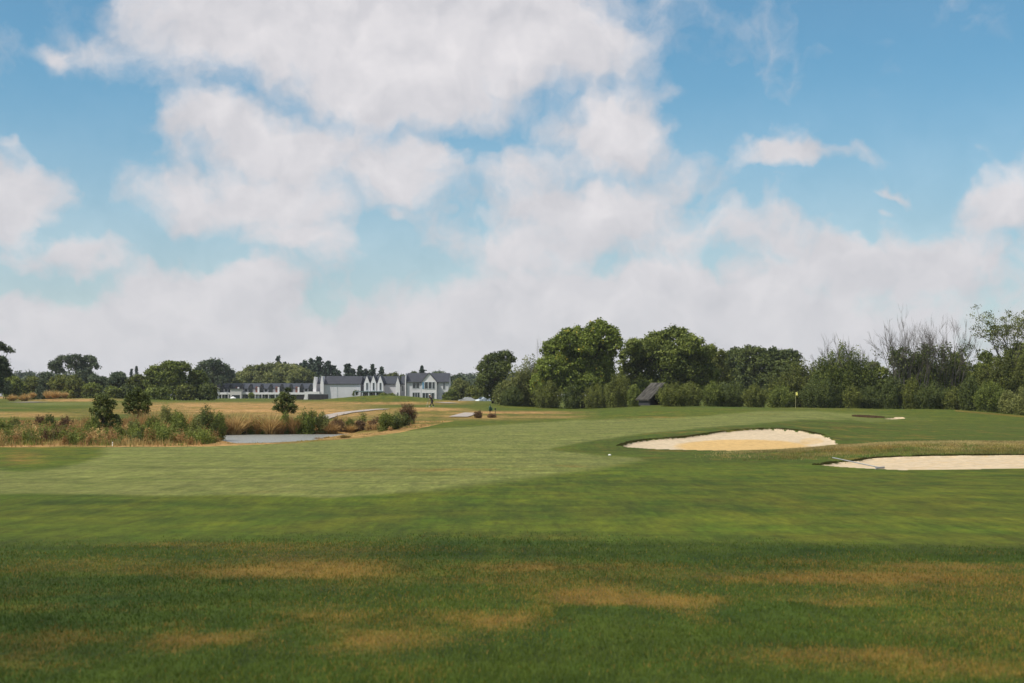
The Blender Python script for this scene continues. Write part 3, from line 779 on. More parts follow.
for i, (px, D, hw, yt, yb, mt, lab) in enumerate(ub):
    if True:
        x, y, z = at(px, D); z = CAM+(HY-yb-2)*D/F; t = thing('bush', lab, 'bush', (x, y, z), 0, 'bushes at the foot of the right wood'); w_ = hw*(1.15+.35*math.sin(i*2.3))*D/F; h_ = CAM+(HY-yt+1+5*math.sin(i*1.7))*D/F-z
        link('crown', stems_mesh('crown', w_, h_, .105, np.random.default_rng(60+i), 150, .05, 1.3), LM[mt], t)
        mb = MB(); mb.tube([(0, 0, -.2), (0, 0, h_*.6)], [.08, .04], 6); mb.build('trunk', BARK, t); continue
    tree('bush', lab, px, D, hw, yt, LM[mt], 'dome', leaf=.17, seed=60+i, yb=yb+2.5, cat='bush', group='bushes at the foot of the right wood', n=9, trunk_r=.06)

# ---- the left and middle background
G2 = 'trees behind the far meadow'
tree('conifer_tree', 'dark layered tree cut by the left edge of the photo', -6, 255, 20, 341, LM['blue'], leaf=.26, seed=101, yb=401, tb=-.2,
     lobes=[(1,347,7,4),(7,350,4,3),(-8,346,9,5),(3,361,6,4),(6,366,5,4),(-6,362,9,7),(2,373,8,5),(-8,378,12,8),(0,388,11,9),(-18,390,11,9)], group=G2)
tree('umbrella_tree', 'tall umbrella shaped tree with sky between its stems, over the left tree line', 76, 440, 26, 356, LM['blue'], leaf=.42, seed=102, yb=399.3, dens=1.1, trunk_r=.35, tb=-.05,
     lobes=[(58,366,6,4.5),(66,361,8,4.5),(77,359.5,9,4),(88,361,8,5),(94,367,5,4),(70,367,6,3.5),(82,368,7,5),(86,377,8,8),(62,371,4,3),(54,370,4,3),(90,386,7,7)], group=G2)
tree('umbrella_tree', 'wide dark tree with a lopsided umbrella crown above the white terraces', 212, 455, 22, 361, LM['blue'], leaf=.42, seed=103, yb=399.3, trunk_r=.35,
     lobes=[(207,366,9,4.5),(216,364,9,4),(224,369,7,4.5),(229,375,5,4),(200,371,7,4),(212,373,10,5),(224,380,8,6),(205,384,10,8)], group=G2)
lt = [(14,318,14,377,'mid','low green tree beside the dark layered tree'),(34,330,12,376,'olive','small olive tree, second from the left edge'),(45,326,9,371.5,'blue','pointed bluish tree in the left tree line'),
 (60,322,13,376,'olive','olive tree left below the umbrella tree'),(74,316,12,376,'olive','rounded olive tree right below the umbrella tree'),(97,325,12,374,'blue','bluish green tree between the umbrella tree and the far hills'),
 (92,310,10,383,'mid','low dark bush like tree under the far hills'),(116,322,14,373,'blue','broad bluish tree under the small far pines'),(112,308,9,386,'mid','low green tree in front of the broad bluish tree'),
 (138,316,14,375,'olive','yellowish olive tree left of the big green pair'),(128,310,9,385,'dark','low dark tree in front of the yellowish olive tree'),
 (156,306,14,366,'mid','left tree of the big green pair on the tree line'),(174,300,19,362,'mid','tallest tree of the big green pair on the tree line'),
 (200,303,15,371,'mid','dense tree ending the left line beside the terraces'),(186,296,10,385,'olive','low olive tree in front of the dense tree'),(160,294,9,388,'mid','low green tree in front of the big pair'),
 (209,298,9,384,'dark','dark low tree touching the left end of the terraces')]
for i, (px, D, hw, yt, mt, lab) in enumerate(lt):
    tree('broadleaf_tree', lab, px, D, hw, yt, LM[mt], 'dome' if hw < 13 else 'round', leaf=.32, seed=110+i, yb=399.6, low=.0, group=G2, n=12, trunk_r=.2, tb=-.06)
lt2 = [(-40,310,26,368,'mid'),(-85,300,26,372,'olive'),(-130,305,28,366,'mid'),(-180,310,30,372,'dark'),(-240,320,36,368,'mid')]
for i, (px, D, hw, yt, mt) in enumerate(lt2):
    tree('broadleaf_tree', 'tree past the left edge, number %d from the dark layered tree' % (i+1), px, D, hw, yt, LM[mt], 'dome', leaf=.42, seed=140+i, yb=400, group=G2, n=10)
tree('broadleaf_tree', 'huge rounded pale green tree behind the middle of the white terraces', 268, 520, 32, 363.5, LM['willow'], leaf=.5, seed=150, yb=399, tb=-.12, trunk_r=.5,
     lobes=[(273,370,18,6.5),(256,373,14,7),(288,371,14,6),(244,380,9,8),(262,381,18,10),(282,380,17,10),(298,377,11,8)], group=G2)
tree('broadleaf_tree', 'lower pale green mound shaped tree left of the clubhouse roof', 303, 510, 14, 369, LM['willow'], leaf=.5, seed=151, yb=399, tb=-.12,
     lobes=[(300,376,9,6.5),(309,379,7,7),(296,384,10,8),(308,387,7,7)], group=G2)
tree('broadleaf_tree', 'pale green mound shaped tree right of the lopsided umbrella tree', 222, 500, 18, 373, LM['willow'], leaf=.5, seed=152, yb=399, tb=-.2,
     lobes=[(213,379,9,6),(226,380,10,6),(219,386,13,8),(236,384,8,7)], group=G2)
pines = [(278.5,356.5,4,600,'tiny pointed pine poking over the huge rounded tree'),(285,362.5,5,600,'low dark pine right of the tiny pointed pine'),
 (304,361,8,560,'dark pine, leftmost of the dense pine clump'),(311,358.8,7,555,'second dark pine of the dense clump'),(319,357.5,7,550,'tallest pointed pine of the dense clump'),
 (328,361.5,7,548,'wide pine at the right end of the dense clump'),(296,364.5,6,570,'low pine at the left foot of the dense clump'),(334,366,5,555,'low pine at the right foot of the dense clump'),
 (339,371,4,560,'small pine left of the clubhouse pine row'),(347.5,364.3,6,560,'twin topped pine behind the long clubhouse roof'),(353,369,4,570,'small pine right of the twin topped pine'),
 (360,366,5,560,'third pine behind the long clubhouse roof'),(366,369,4,565,'short pine before the three gables'),(372.3,365,4.2,560,'slim pointed pine above the three gables'),
 (382,367.3,4,560,'slim pine above the last of the three gables'),(422,366.2,4,560,'single pointed pine over the ridge of the main clubhouse block')]
for i, (px, yt, hw, D, lab) in enumerate(pines):
    pine('pine_tree', lab, px, D, hw*1.7, yt-.3, 200+i, leaf=.55, group='dark pines behind the clubhouse', yb=399, spread=.6)
for i, (px, yt, hw) in enumerate([(131.5,369,3.6),(136.5,366.8,4.0)]):
    pine('pine_tree', ['shorter','taller'][i]+' of the two tiny blue pines on the far left skyline', px, 800, hw, yt, 220+i, leaf=.6, group='far twin pines', yb=398)
mid = [(391,560,14,371.5,'olive','low rounded tree behind the roof right of the three gables'),(403,555,9,373,'dark','dark rounded tree behind the small clubhouse gable'),
 (438,470,17,369.3,'blue','broad rounded tree behind the right end of the clubhouse'),(456,480,13,374,'blue','bluish tree right of the clubhouse roof, upper one'),(472,560,14,378.5,'blue','faint bluish tree far right of the clubhouse'),
 (460,350,13,379,'willow','pale bushy tree right beside the clubhouse wall'),(476,340,12,385,'olive','lower olive tree between the clubhouse and the parked cars'),(452,340,7,389,'mid','dark low bush at the right corner of the clubhouse'),
 (414,600,8,371,'dark','dark tree just left of the single pointed pine')]
for i, (px, D, hw, yt, mt, lab) in enumerate(mid):
    tree('broadleaf_tree', lab, px, D, hw, yt, LM[mt], 'dome', leaf=.42 if D > 400 else .26, seed=160+i, yb=400.5, group='trees round the clubhouse', n=10, trunk_r=.2, tb=-.08)
yg = [(334.5,366,3.2,388.7,397,'small young tree in front of the long white wall, left one'),(346,366,3.2,387,397,'small young tree in front of the long white wall, right one'),
      (355.5,362,3,391,397,'small young tree at the left end of the canopy'),(251.3,440,3.5,393,399.5,'small dark round tree in front of the white terraces'),(444.5,352,1.6,395,401,'slim green shrub at the right clubhouse door'),
      (383,360,4,393.4,396.3,'low green shrub under the right end of the canopy'),(391,360,5,394,397,'low dark shrub right of the canopy')]
for i, (px, D, hw, yt, yb, lab) in enumerate(yg):
    tree('young_tree' if i < 4 else 'shrub', lab, px, D, hw, yt, LM['mid' if i else 'olive'], 'dome' if i > 3 else 'round', leaf=.2, seed=180+i, yb=yb, cat='young tree' if i < 4 else 'shrub', n=6, low=.25 if i < 4 else 0, trunk_r=.07)

# far-off wood closing the horizon
rng = np.random.default_rng(77); Lb = []
for i in range(150):
    px = -500+i*14.5; D = 900+rng.uniform(-30, 30); yt = 378.5-2.5*math.sin(px*.013+1)-1.8*math.sin(px*.041)+rng.uniform(-.8, .8)
    zt = CAM+(HY-yt)*D/F; r = rng.uniform(6, 9)*.9
    Lb.append(((px-CX)/F*D, D, zt*.5, r*1.3, r, zt*.55))
o = link('distant_wood', crown_mesh('distant_wood', Lb, 1.1, 7, dens=.8, tb=-.1), LM['blue'])
tag(o, 'bluish far-off wood and hills closing the horizon', 'wood', kind='stuff')

# ------------------------------------------------------------------ shrubs and tussocks along the stream
GS = 'shrubs along the stream'; GT = 'tussocks along the stream'
tree('young_tree', 'dark bushy young tree on the near bank, with an open two tier crown', 104, 92, 14, 393, LM['dark'], leaf=.085, seed=300, dens=.55, yb=444, cat='young tree', tb=.12, trunk_r=.07,
     lobes=[(103,400,7,5),(97,406,6,4),(110,405,6,5),(93,412,5,4),(105,413,8,6),(112,419,7,5),(99,422,8,6),(108,428,8,6),(117,425,5,4),(97,433,8,6)], group='young trees on the bank')
tree('young_tree', 'upright dark young tree right of the bushy one, brownish on top', 137.5, 96, 12.5, 386, LM['dark'], leaf=.085, seed=301, dens=.55, yb=424, cat='young tree', tb=.08, trunk_r=.07,
     lobes=[(138,391,4,4),(133,397,6,5),(143,397,6,5),(129,404,5,5),(138,405,8,6),(146,405,5,5),(131,411,6,5),(142,412,7,5),(137,400,9,8)], group='young trees on the bank')
tree('young_tree', 'small dark conifer like young tree with a pale tip beyond the pond', 285, 128, 12, 388, LM['dark'], leaf=.10, seed=302, dens=.55, yb=415, cat='young tree', tb=.06, trunk_r=.08,
     lobes=[(287,391,3,3),(284,396,5,4),(290,399,5,4),(280,401,5,4),(286,405,8,5),(279,408,6,4),(292,408,6,4),(286,411,9,4)], group='young trees on the bank')
SH = [(14,94,8,418,444,'willow','pale shrub between the two leftmost bank shrubs'),(60,86,9,430,447,'flax','fresh green shrub low before the copper shrub'),(118,86,8,426,447,'olive','olive shrub under the bushy young tree, right side'),
 (135,88,9,421,446,'willow','yellow green shrub under the upright young tree'),(160,86,9,424,447,'flax','bright shrub at the foot of the tall green shrub'),(176,98,9,410,432,'mid','green shrub behind the bright green one'),
 (219,100,8,414,438,'mid','green shrub right of the darkest bank shrub'),(240,121,6,420,435,'mid','low green shrub on the far bank, before the left golden tussock'),(264,121,6,421,435,'flax','small fresh shrub on the far bank, right of the middle one'),
 (298,121,6,418,434,'mid','green shrub touching the broad bright one on its left'),(350,124,6,420,431,'olive','olive shrub on the far bank right of the pale upright one'),(394,125,8,416,430,'dark','dark shrub low in the hedge at the pond end'), # px, D, hw, ytop, ybase, mat, kind, label
 (3,86,11,420,446,'flax','leafy green shrub at the left edge of the bank'),
 (22,90,9,427,446,'willow','yellowish green shrub low on the left bank'),
 (40,101,6,416,432,'red','dark brown shrub on the bank, left of a pair'),
 (50,101,6,415,430,'dark','dark brown green shrub on the bank, right of a pair'),
 (66,104,8,417,432,'red','low copper coloured shrub on the left bank'),
 (70,90,9,428,446,'olive','olive shrub in front of the low copper shrub'),
 (84,87,9,432,447,'dark','dark low shrub at the foot of the bushy young tree'),
 (93,90,8,418,446,'mid','green shrub hugging the bushy young tree'),
 (152,88,10,417,447,'mid','tall green shrub right of the upright young tree'),
 (166,100,8,405,425,'willow','pale green tall shrub behind the bank flowers'),
 (180,90,9,414,440,'mid','bright green shrub in the middle of the near bank'),
 (196,92,7,418,440,'willow','yellow green shrub just left of the darkest bank shrub'),
 (207,98,13,407,436,'dark','largest dark green shrub at the left end of the pond'),
 (172,86,9,428,447,'mid','green shrub spilling over the fairway edge'),
 (191,88,6,432,446,'red','reddish brown low shrub near the pond outlet'),
 (285,124,5,413,434,'flax','narrow upright green shrub at the middle of the far bank'),
 (308,122,11,408,434,'mid','broad bright green shrub on the far bank beyond the pond'),
 (323,122,7,413,433,'willow','pale upright shrub right of the broad bright one'),
 (338,124,7,419,431,'red','dark low brown shrub on the far bank'),
 (360,126,7,421,431,'red','small rusty brown shrub right of the dark low one'),
 (373,127,4,421,430,'red','tiny dark brown shrub in the curve of the bank'),
 (386,126,8,412,431,'mid','green shrub starting the hedge at the pond end'),
 (397,128,7,414,429,'willow','pale green shrub in the middle of the hedge at the pond end'),
 (408,131,9,403,424,'red','round dark brown shrub topping the hedge at the pond end'),
 (404,127,8,414,427,'dark','dark shrub under the round brown one'),
 (230,122,6,422,435,'flax','green shrub between the golden tussocks, left one'),
 (253,122,7,422,435,'mid','green shrub between the golden tussocks, middle one'),
 (478,148,4.5,412,418.4,'red','round reddish shrub beside the pale path end'),
 (492,147,5,415,418,'red','flat reddish shrub by the ball washer')]
for i, (px, D, hw, yt, yb, mt, lab) in enumerate(SH):
    yt -= 1.0; hw *= 1.15; tp = 'dome'; Lf = .062 if D < 110 else .075
    if D > 110: q_ = hit0(px, yb-.3, H, 60, 300); D = q_[1]
    x, y, z = at(px, D); t = thing('shrub', lab, 'shrub', (x, y, z), 0, GS); rg_ = np.random.default_rng(310+i)
    w_ = hw*D/F; h_ = CAM+(HY-yt)*D/F-z; ns = int(46+30*min(2, w_))
    link('foliage', stems_mesh('foliage', w_, h_, Lf*.8, rg_, ns, .08 if mt != 'dark' else .05, 1.15), LM[mt], t)
    mb = MB()
    for k in range(5): a = 2*PI*k/5; mb.tube([(0, 0, -.1), (math.cos(a)*w_*.2, math.sin(a)*w_*.2, h_*.5), (math.cos(a)*w_*.45, math.sin(a)*w_*.45, h_*.8)], [.02, .014, .006], 5)
    mb.build('stems', BARK, t)
TS = [(31,88,9,424,447,'gold'),(56,88,9,427,447,'straw'),(80,92,8,421,442,'rust'),(118,89,8,424,446,'rust'),(128,96,9,415,436,'rust'),(140,92,10,411,440,'rust'),(160,94,8,420,440,'gold'),
      (168,102,7,410,428,'gold'),(12,86,8,430,447,'straw'),(45,86,8,434,447,'straw'),(104,86,8,434,447,'straw'),(127,85,8,433,447,'straw'),(212,93,8,434,444,'rust'),(200,88,7,436,446,'straw'),
      (222,118,8,414,436,'rust'),(234,120,12,411,436,'gold'),(246,124,9,413,434,'gold'),(258,122,8,416,435,'rust'),(270,123,13,411,435,'gold'),(279,120,8,417,435,'rust'),(295,123,7,414,434,'rust'),
      (331,123,8,421,434,'rust'),(350,125,7,422,432,'gold'),(330,106,7,435,441,'straw'),(318,104,4,436,440,'rust'),(345,112,6,433,438,'straw'),
      (90,100,7,414,430,'rust'),(20,97,8,420,436,'rust'),(150,105,7,408,424,'straw'),(185,103,7,409,424,'gold')]
ordn = ['first','second','third','fourth','fifth','sixth','seventh','eighth','ninth','tenth','eleventh','twelfth','thirteenth','fourteenth','fifteenth','sixteenth']
cw = dict(gold='golden drooping', rust='rusty brown', straw='straw coloured')
rows = {}
for r in TS: rows.setdefault((r[5], r[1] > 110), []).append(r)
for (mt, farb), rr in rows.items():
    for k, (px, D, hw, yt, yb, _) in enumerate(sorted(rr)):
        where = 'on the far pond bank' if farb else 'on the near bank'
        if D > 110: D = hit0(px, yb-.3, H, 60, 300)[1]
        tussock('tussock', '%s tussock %s, %s of its colour from left' % (cw[mt], where, ordn[k]), px, D, hw*1.05, yt, LM[mt], int(400+px+D), group=GT, yb=None, wd=.024 if D < 110 else .032, n=620)
FT = [(12,278,5.5,395.8,401,'two tone golden grass clump, leftmost by the far green'),(24.5,276,6.5,395,401,'golden grass clump second from the left by the far green'),(32,300,4,393.8,397.5,'small golden grass clump behind the left pair'),
      (48,285,4.5,392,398,'tall golden grass clump on the far left mound, left of its group'),(55.5,284,6.5,391.6,398,'widest golden grass clump on the far left mound'),(64.5,286,4,393.3,398,'small golden grass clump right of the widest one')]
for i, (px, D, hw, yt, yb, lab) in enumerate(FT):
    yt -= 2.2; hw *= .85
    tussock('tussock', lab, px, D, hw*1.1, yt, LM['gold'], 470+i, group='ornamental grasses by the far green', yb=yb, n=620, wd=.055, droop=.9, stiff=1.15)

# dry herbage of the banks: nobody could count the stalks
rng = np.random.default_rng(9); n = 90000
Xs = rng.uniform(-62, -4, n); Ys = rng.uniform(73, 131, n)
k = inside(Xs, Ys, EPOLY) & (pdist(Xs, Ys, EPOLY) > .15); Xs, Ys = Xs[k], Ys[k]
dW = sdist(Xs, Ys, WPOLY); cl = fbm(Xs*.5, Ys*.4, 3); px = CX+F*Xs/Ys
spit = (px > 205) & (Ys < 112)
k = (dW > .3) & (rng.random(len(Xs)) < np.clip((cl-.30)*3.2, .05, 1)); k &= ~(spit & (rng.random(len(Xs)) < .5))
Xs, Ys, cl, dW, px, spit = Xs[k], Ys[k], cl[k], dW[k], px[k], spit[k]
Zs = H(Xs, Ys); m = len(Xs); hgt = rng.uniform(.10, .42, m)*np.where(px < 200, 1.05, .7)*np.where(spit, .35, 1)*np.where((px > 320) & (Ys > 100), .6, 1)*(.5+cl)
ca = np.arange(m); c2 = fbm(Xs*.25+9, Ys*.25, 3)
a = rng.uniform(0, 2*PI, m); le = rng.uniform(.05, .5, m)
for nm, mt, sel, lab in [('dry_grass', 'straw', c2 < .45, 'tangled straw coloured grass covering the stream banks'), ('rank_grass', 'flax', (c2 >= .45) & (c2 < .55), 'rank green herbage patches among the dry bank grass'),
                         ('russet_grass', 'rust', c2 >= .55, 'rusty brown grass patches along the stream banks')]:
    P = np.stack([Xs, Ys, Zs-.03], 1)[sel]; q = len(P)
    V, Fc, T_ = blades(P, hgt[sel], np.full(q, .022), np.stack([np.cos(a)*le, np.sin(a)*le], 1)[sel], np.clip(rng.normal(.45, .25, q), 0, 1), rng, 2, .3)
    tag(link(nm, np_mesh(nm, V, Fc, False, dict(tint=T_)), LM[mt]), lab, 'grass', kind='stuff')

# grass blades of the rough and fairway in front of the camera
def turf(nm, lab, n, y0, y1, hr, w0, mat, sel, seed):
    rng = np.random.default_rng(seed)
    Y = y0*(y1/y0)**(rng.random(n)**.9); X = rng.uniform(-.48, .48, n)*(Y+1.5)
    Zz = H(X, Y); M = masks(X, Y, Zz); k = sel(M, X, Y, rng)
    X, Y, Zz = X[k], Y[k], Zz[k]; M = {a: b[k] for a, b in M.items()}; q = len(X)
    L = rng.uniform(*hr, q)*(.6+.8*fbm(X*1.1, Y*1.1, 3)); wd = w0*(.6+Y/14.)*rng.uniform(.6, 1.3, q)
    a = rng.uniform(0, 2*PI, q); le = rng.uniform(.1, .9, q)
    t = np.clip(rng.normal(.42, .2, q)+.6*(fbm(X*.9+3, Y*.5, 3)-.5)+1.3*(fbm(X*.22+8, Y*.16+3, 3)-.5), 0, 1)
    V, Fc, T_ = blades(np.stack([X, Y, Zz-.005], 1), L, wd, np.stack([np.cos(a)*le, np.sin(a)*le], 1), t, rng, 2, .3)
    me = np_mesh(nm, V, Fc, False, dict(tint=T_)); print(nm, q)
    tag(link(nm, me, mat), lab, 'grass', kind='stuff')
GG = leafmat('rough_blades', (.024, .054, .003), (.112, .152, .018), .3, .7)
GD = leafmat('dry_blades', (.150, .085, .014), (.42, .255, .050), .35, .6)
turf('rough_grass', 'dark green rough grass across the foreground', 420000, 5.5, 25, (.018, .045), .0020, GG, lambda M, X, Y, r: (r.random(len(X)) < M['rough']**1.5) & (r.random(len(X)) > M['dry']*.8-.05), 21)
turf('dry_rough_grass', 'dry straw blades in the brown patches of the foreground rough', 360000, 5.5, 25, (.018, .042), .0018, GD, lambda M, X, Y, r: (r.random(len(X)) < M['rough']**1.5) & (r.random(len(X)) < np.clip(M['dry']*1.05*(.35+1.3*fbm(X*2.2, Y*1.6, 4))+.02, 0, .72)), 22)

# long grass on the ridge above the narrow bunker and round the bunker lips
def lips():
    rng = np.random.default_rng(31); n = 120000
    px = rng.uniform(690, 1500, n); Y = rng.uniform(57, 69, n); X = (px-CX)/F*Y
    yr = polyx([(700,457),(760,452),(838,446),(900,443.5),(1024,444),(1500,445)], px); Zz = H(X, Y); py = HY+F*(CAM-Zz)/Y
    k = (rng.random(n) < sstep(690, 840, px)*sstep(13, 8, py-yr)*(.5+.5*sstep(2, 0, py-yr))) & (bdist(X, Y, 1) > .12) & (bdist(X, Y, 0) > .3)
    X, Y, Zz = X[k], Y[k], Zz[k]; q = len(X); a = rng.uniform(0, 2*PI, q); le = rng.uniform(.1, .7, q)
    V, Fc, T_ = blades(np.stack([X, Y, Zz-.02], 1), rng.uniform(.05, .13, q), np.full(q, .010), np.stack([np.cos(a)*le, np.sin(a)*le], 1), np.clip(rng.normal(.30, .2, q)+.45*sstep(5, 0, (py-yr)[k])+1.6*(fbm(X*.6, Y*.6, 4)-.5), 0, 1), rng, 2, .3)  # tint pale at the dry crest, darker lower face put in as shading
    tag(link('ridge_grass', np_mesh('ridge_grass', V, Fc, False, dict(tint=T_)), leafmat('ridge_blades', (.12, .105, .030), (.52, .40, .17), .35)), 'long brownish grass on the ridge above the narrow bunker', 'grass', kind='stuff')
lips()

rng = np.random.default_rng(41); n = 9000; px = rng.uniform(859, 889, n); py = 417.2+rng.uniform(-1.2, 1.2, n);  # dark blades put in as the shading of the tiny bunker's lip
pt = [hit0(a, b, H, 100, 260) for a, b in [(862, 417.6), (888, 417.6), (888, 416.4), (862, 416.4)]]
X = rng.uniform(pt[0][0], pt[1][0], n); Y = rng.uniform(min(p[1] for p in pt), max(p[1] for p in pt)+1, n); a = rng.uniform(0, 2*PI, n)
e_ = ((X-X.mean())/(np.ptp(X)*.5))**2+((Y-Y.mean())/(np.ptp(Y)*.5))**2 < 1; X, Y, a = X[e_], Y[e_], a[e_]; n = len(X)
V, Fc, T_ = blades(np.stack([X, Y, H(X, Y)-.02], 1), rng.uniform(.05, .16, n), np.full(n, .03), np.stack([np.cos(a), np.sin(a)], 1)*.4, np.clip(rng.normal(.3, .2, n), 0, 1), rng, 2, .3)
tag(link('lip_shade_grass', np_mesh('lip_shade_grass', V, Fc, False, dict(tint=T_)), LM['red']), 'dark red brown grass standing in for the shaded lip of the tiny distant bunker', 'grass', kind='stuff')

# low mixed herbage between the bigger shrubs: too dense to count
rng = np.random.default_rng(55); buck = {'flax': [], 'olive': [], 'red': [], 'dark': [], 'gold': [], 'rust': []}
for i in range(580):
    if i < 380: px_ = rng.uniform(-60, 215); D_ = rng.uniform(78, 106)
    else:
        px_ = rng.uniform(212, 412); D_ = hit0(px_, 434.2-.015*(px_-212)-rng.uniform(0, 9)-(5 if px_ > 395 else 0), H, 60, 300)[1]
    X_ = (px_-CX)/F*D_
    if not inside(np.array([X_]), np.array([D_]), EPOLY)[0] or sdist(np.array([X_]), np.array([D_]), WPOLY)[0] < .5: continue
    k = ['flax', 'olive', 'rust', 'gold', 'dark', 'rust', 'flax', 'red', 'gold', 'olive', 'rust'][rng.integers(0, 11)]; hh_ = rng.uniform(.35, 1.15)*(1 if i < 380 else .9)
    if pdist(np.array([X_]), np.array([D_]), EPOLY)[0] < 2.5: hh_ *= .5
    V, Fc, T_ = stems_mesh(None, hh_*rng.uniform(.5, .9), hh_, .05, rng, 16, .05, .8); V = V+np.array([X_, D_, h1(X_, D_)]); buck[k].append((V, Fc, T_))
for k, nm, lab in (('flax', 'green_herbage', 'fresh green undergrowth between the bank shrubs'), ('olive', 'olive_herbage', 'olive undergrowth between the bank shrubs'), ('red', 'russet_herbage', 'reddish brown undergrowth between the bank shrubs'), ('dark', 'dark_herbage', 'dark undergrowth between the bank shrubs'), ('gold', 'golden_herbage', 'golden dry undergrowth between the bank shrubs'), ('rust', 'rusty_herbage', 'rusty dry undergrowth between the bank shrubs')):
    o_ = 0; VV, FF, TT = [], [], []
    for V, Fc, T_ in buck[k]: VV.append(V); FF.append(Fc+o_); TT.append(T_); o_ += len(V)
    tag(link(nm, np_mesh(nm, np.vstack(VV), np.vstack(FF), False, dict(tint=np.concatenate(TT))), LM[k]), lab, 'undergrowth', kind='stuff')

# ragged grass over the two large bunkers' far lips, shadow put into its colour
for kb, lab in ((0, 'ragged grass along the far lip of the large bunker, coloured dark as its shadow'), (1, 'ragged grass along the far lip of the narrow bunker, coloured dark as its shadow')):
    rng = np.random.default_rng(70+kb); P = BW[kb]; Q = np.roll(P, -1, axis=0); ctr = P.mean(0); pts = []
    for a_, b_ in zip(P, Q):
        L_ = np.linalg.norm(b_-a_); m_ = (a_+b_)/2
        if m_[1] < np.interp(m_[0], [P[:, 0].min(), P[:, 0].max()], [P[np.argmin(P[:, 0]), 1], P[np.argmax(P[:, 0]), 1]])+.3: continue
        q_ = int(L_*700); t_ = rng.random(q_)[:, None]; nn_ = np.array([-(b_-a_)[1], (b_-a_)[0]])/L_; nn_ *= np.sign(nn_@(m_-ctr)); pts.append(a_+(b_-a_)*t_+nn_*rng.uniform(-.04, .30, q_)[:, None])
    pts = np.vstack(pts); dns = fbm(pts[:, 0]*1.5, pts[:, 1]*1.5, 3); pts = pts[rng.random(len(pts)) < np.clip((dns-.3)*4, .1, 1)]; q = len(pts)
    V, Fc, T_ = blades(np.stack([pts[:, 0], pts[:, 1], H(pts[:, 0], pts[:, 1])-.01], 1), rng.uniform(.03, .11, q), np.full(q, .012), np.stack([rng.normal(0, .3, q), -rng.uniform(.1, .9, q)], 1), np.clip(rng.normal(.25, .2, q), 0, 1), rng, 2, .8)
    tag(link('bunker_lip_grass', np_mesh('bunker_lip_grass', V, Fc, False, dict(tint=T_)), leafmat('lip_shadow_blades', (.035, .040, .010), (.16, .13, .04), .3)), lab, 'grass', kind='stuff')
# ------------------------------------------------------------------ clubhouse
def P2(px, D): return (px-CX)/F*D
WHT = plain('white_render', (.56, .555, .58), .8, .06, .6)
WHT2 = plain('white_boards', (.67, .655, .66), .7, .05, 1.5)
def slate_mat(name, c):
    m = plain(name, c, .6, .2, 1.2); nt = m.node_tree; b = nt.nodes['Principled BSDF']
    tc = nt.nodes['Texture Coordinate']; w = N(nt, 'ShaderNodeTexWave', bands_direction='Z'); w.inputs['Scale'].default_value = 3
    nt.links.new(tc.outputs['Object'], w.inputs['Vector']); bp = N(nt, 'ShaderNodeBump'); bp.inputs['Distance'].default_value = .02
    nt.links.new(w.outputs['Fac'], bp.inputs['Height']); nt.links.new(bp.outputs[0], b.inputs['Normal']); return m
SLATE = slate_mat('roof_slate', (.036, .038, .048)); SLATE2 = slate_mat('dark_roof', (.035, .040, .052))
GLASS = plain('dark_glass', (.020, .028, .032), .12, .1, 1, spec=.8)
BLUE = plain('blue_panel', (.10, .26, .42), .5); FRAME = plain('window_frame', (.50, .53, .55), .5)
DARKW = plain('dark_timber', (.030, .030, .034), .8, .2); REDW = plain('red_timber', (.20, .075, .055), .8, .2); CANO = plain('canopy_metal', (.16, .21, .22), .5)
LIME = plain('pale_wall', (.34, .37, .39), .8, .08)

Dc = 365.; m_ = Dc/F           # metres per photo pixel at the clubhouse
cx0 = P2(382, Dc); gz = CAM+(HY-401.8)*m_
ch = thing('clubhouse', 'white clubhouse with dark slate roofs and steep pointed gables, behind the green mound', 'clubhouse', (cx0, Dc, gz))
X_ = lambda px: P2(px, Dc)-cx0
Z_ = lambda py: CAM+(HY-py)*m_-gz
def ridge_roof(x0, x1, y0, y1, ze, zr, over=.25, th=.16, mat=SLATE):
    """roof with the ridge along x"""
    yc = (y0+y1)/2; k = (zr-ze)/(yc-y0); yo = y0-over; yo1 = y1+over
    mb = MB(); mb.prism([(yo, ze-over*k), (yc, zr), (yo1, ze-over*k), (yo1, ze-over*k+th), (yc, zr+th), (yo, ze-over*k+th)], 'x', x0, x1)
    return mb.build('roof', mat, ch)
def block(x0, x1, y0, y1, ze, zr, mat=WHT):
    yc = (y0+y1)/2; mb = MB(); mb.prism([(y0, 0), (y1, 0), (y1, ze), (yc, zr-.02), (y0, ze)], 'x', x0, x1); return mb.build('wall', mat, ch)
def gable_front(x0, x1, y0, y1, ze, zr, mat=WHT2, roofm=SLATE2, over=.12, parapet=False):
    xc = (x0+x1)/2; mb = MB(); mb.prism([(x0, 0), (x1, 0), (x1, ze), (xc, zr), (x0, ze)], 'y', y0, y1); mb.build('gable', mat, ch)
    k = (zr-ze)/(xc-x0); o = over; th = .14; a = y0+.30 if parapet else y0-.2
    mb = MB(); mb.prism([(x0-o, ze-o*k+.01), (xc, zr+.01), (x1+o, ze-o*k+.01), (x1+o, ze-o*k+th), (xc, zr+th), (x0-o, ze-o*k+th)], 'y', a, y1)
    mb.build('roof', roofm, ch)
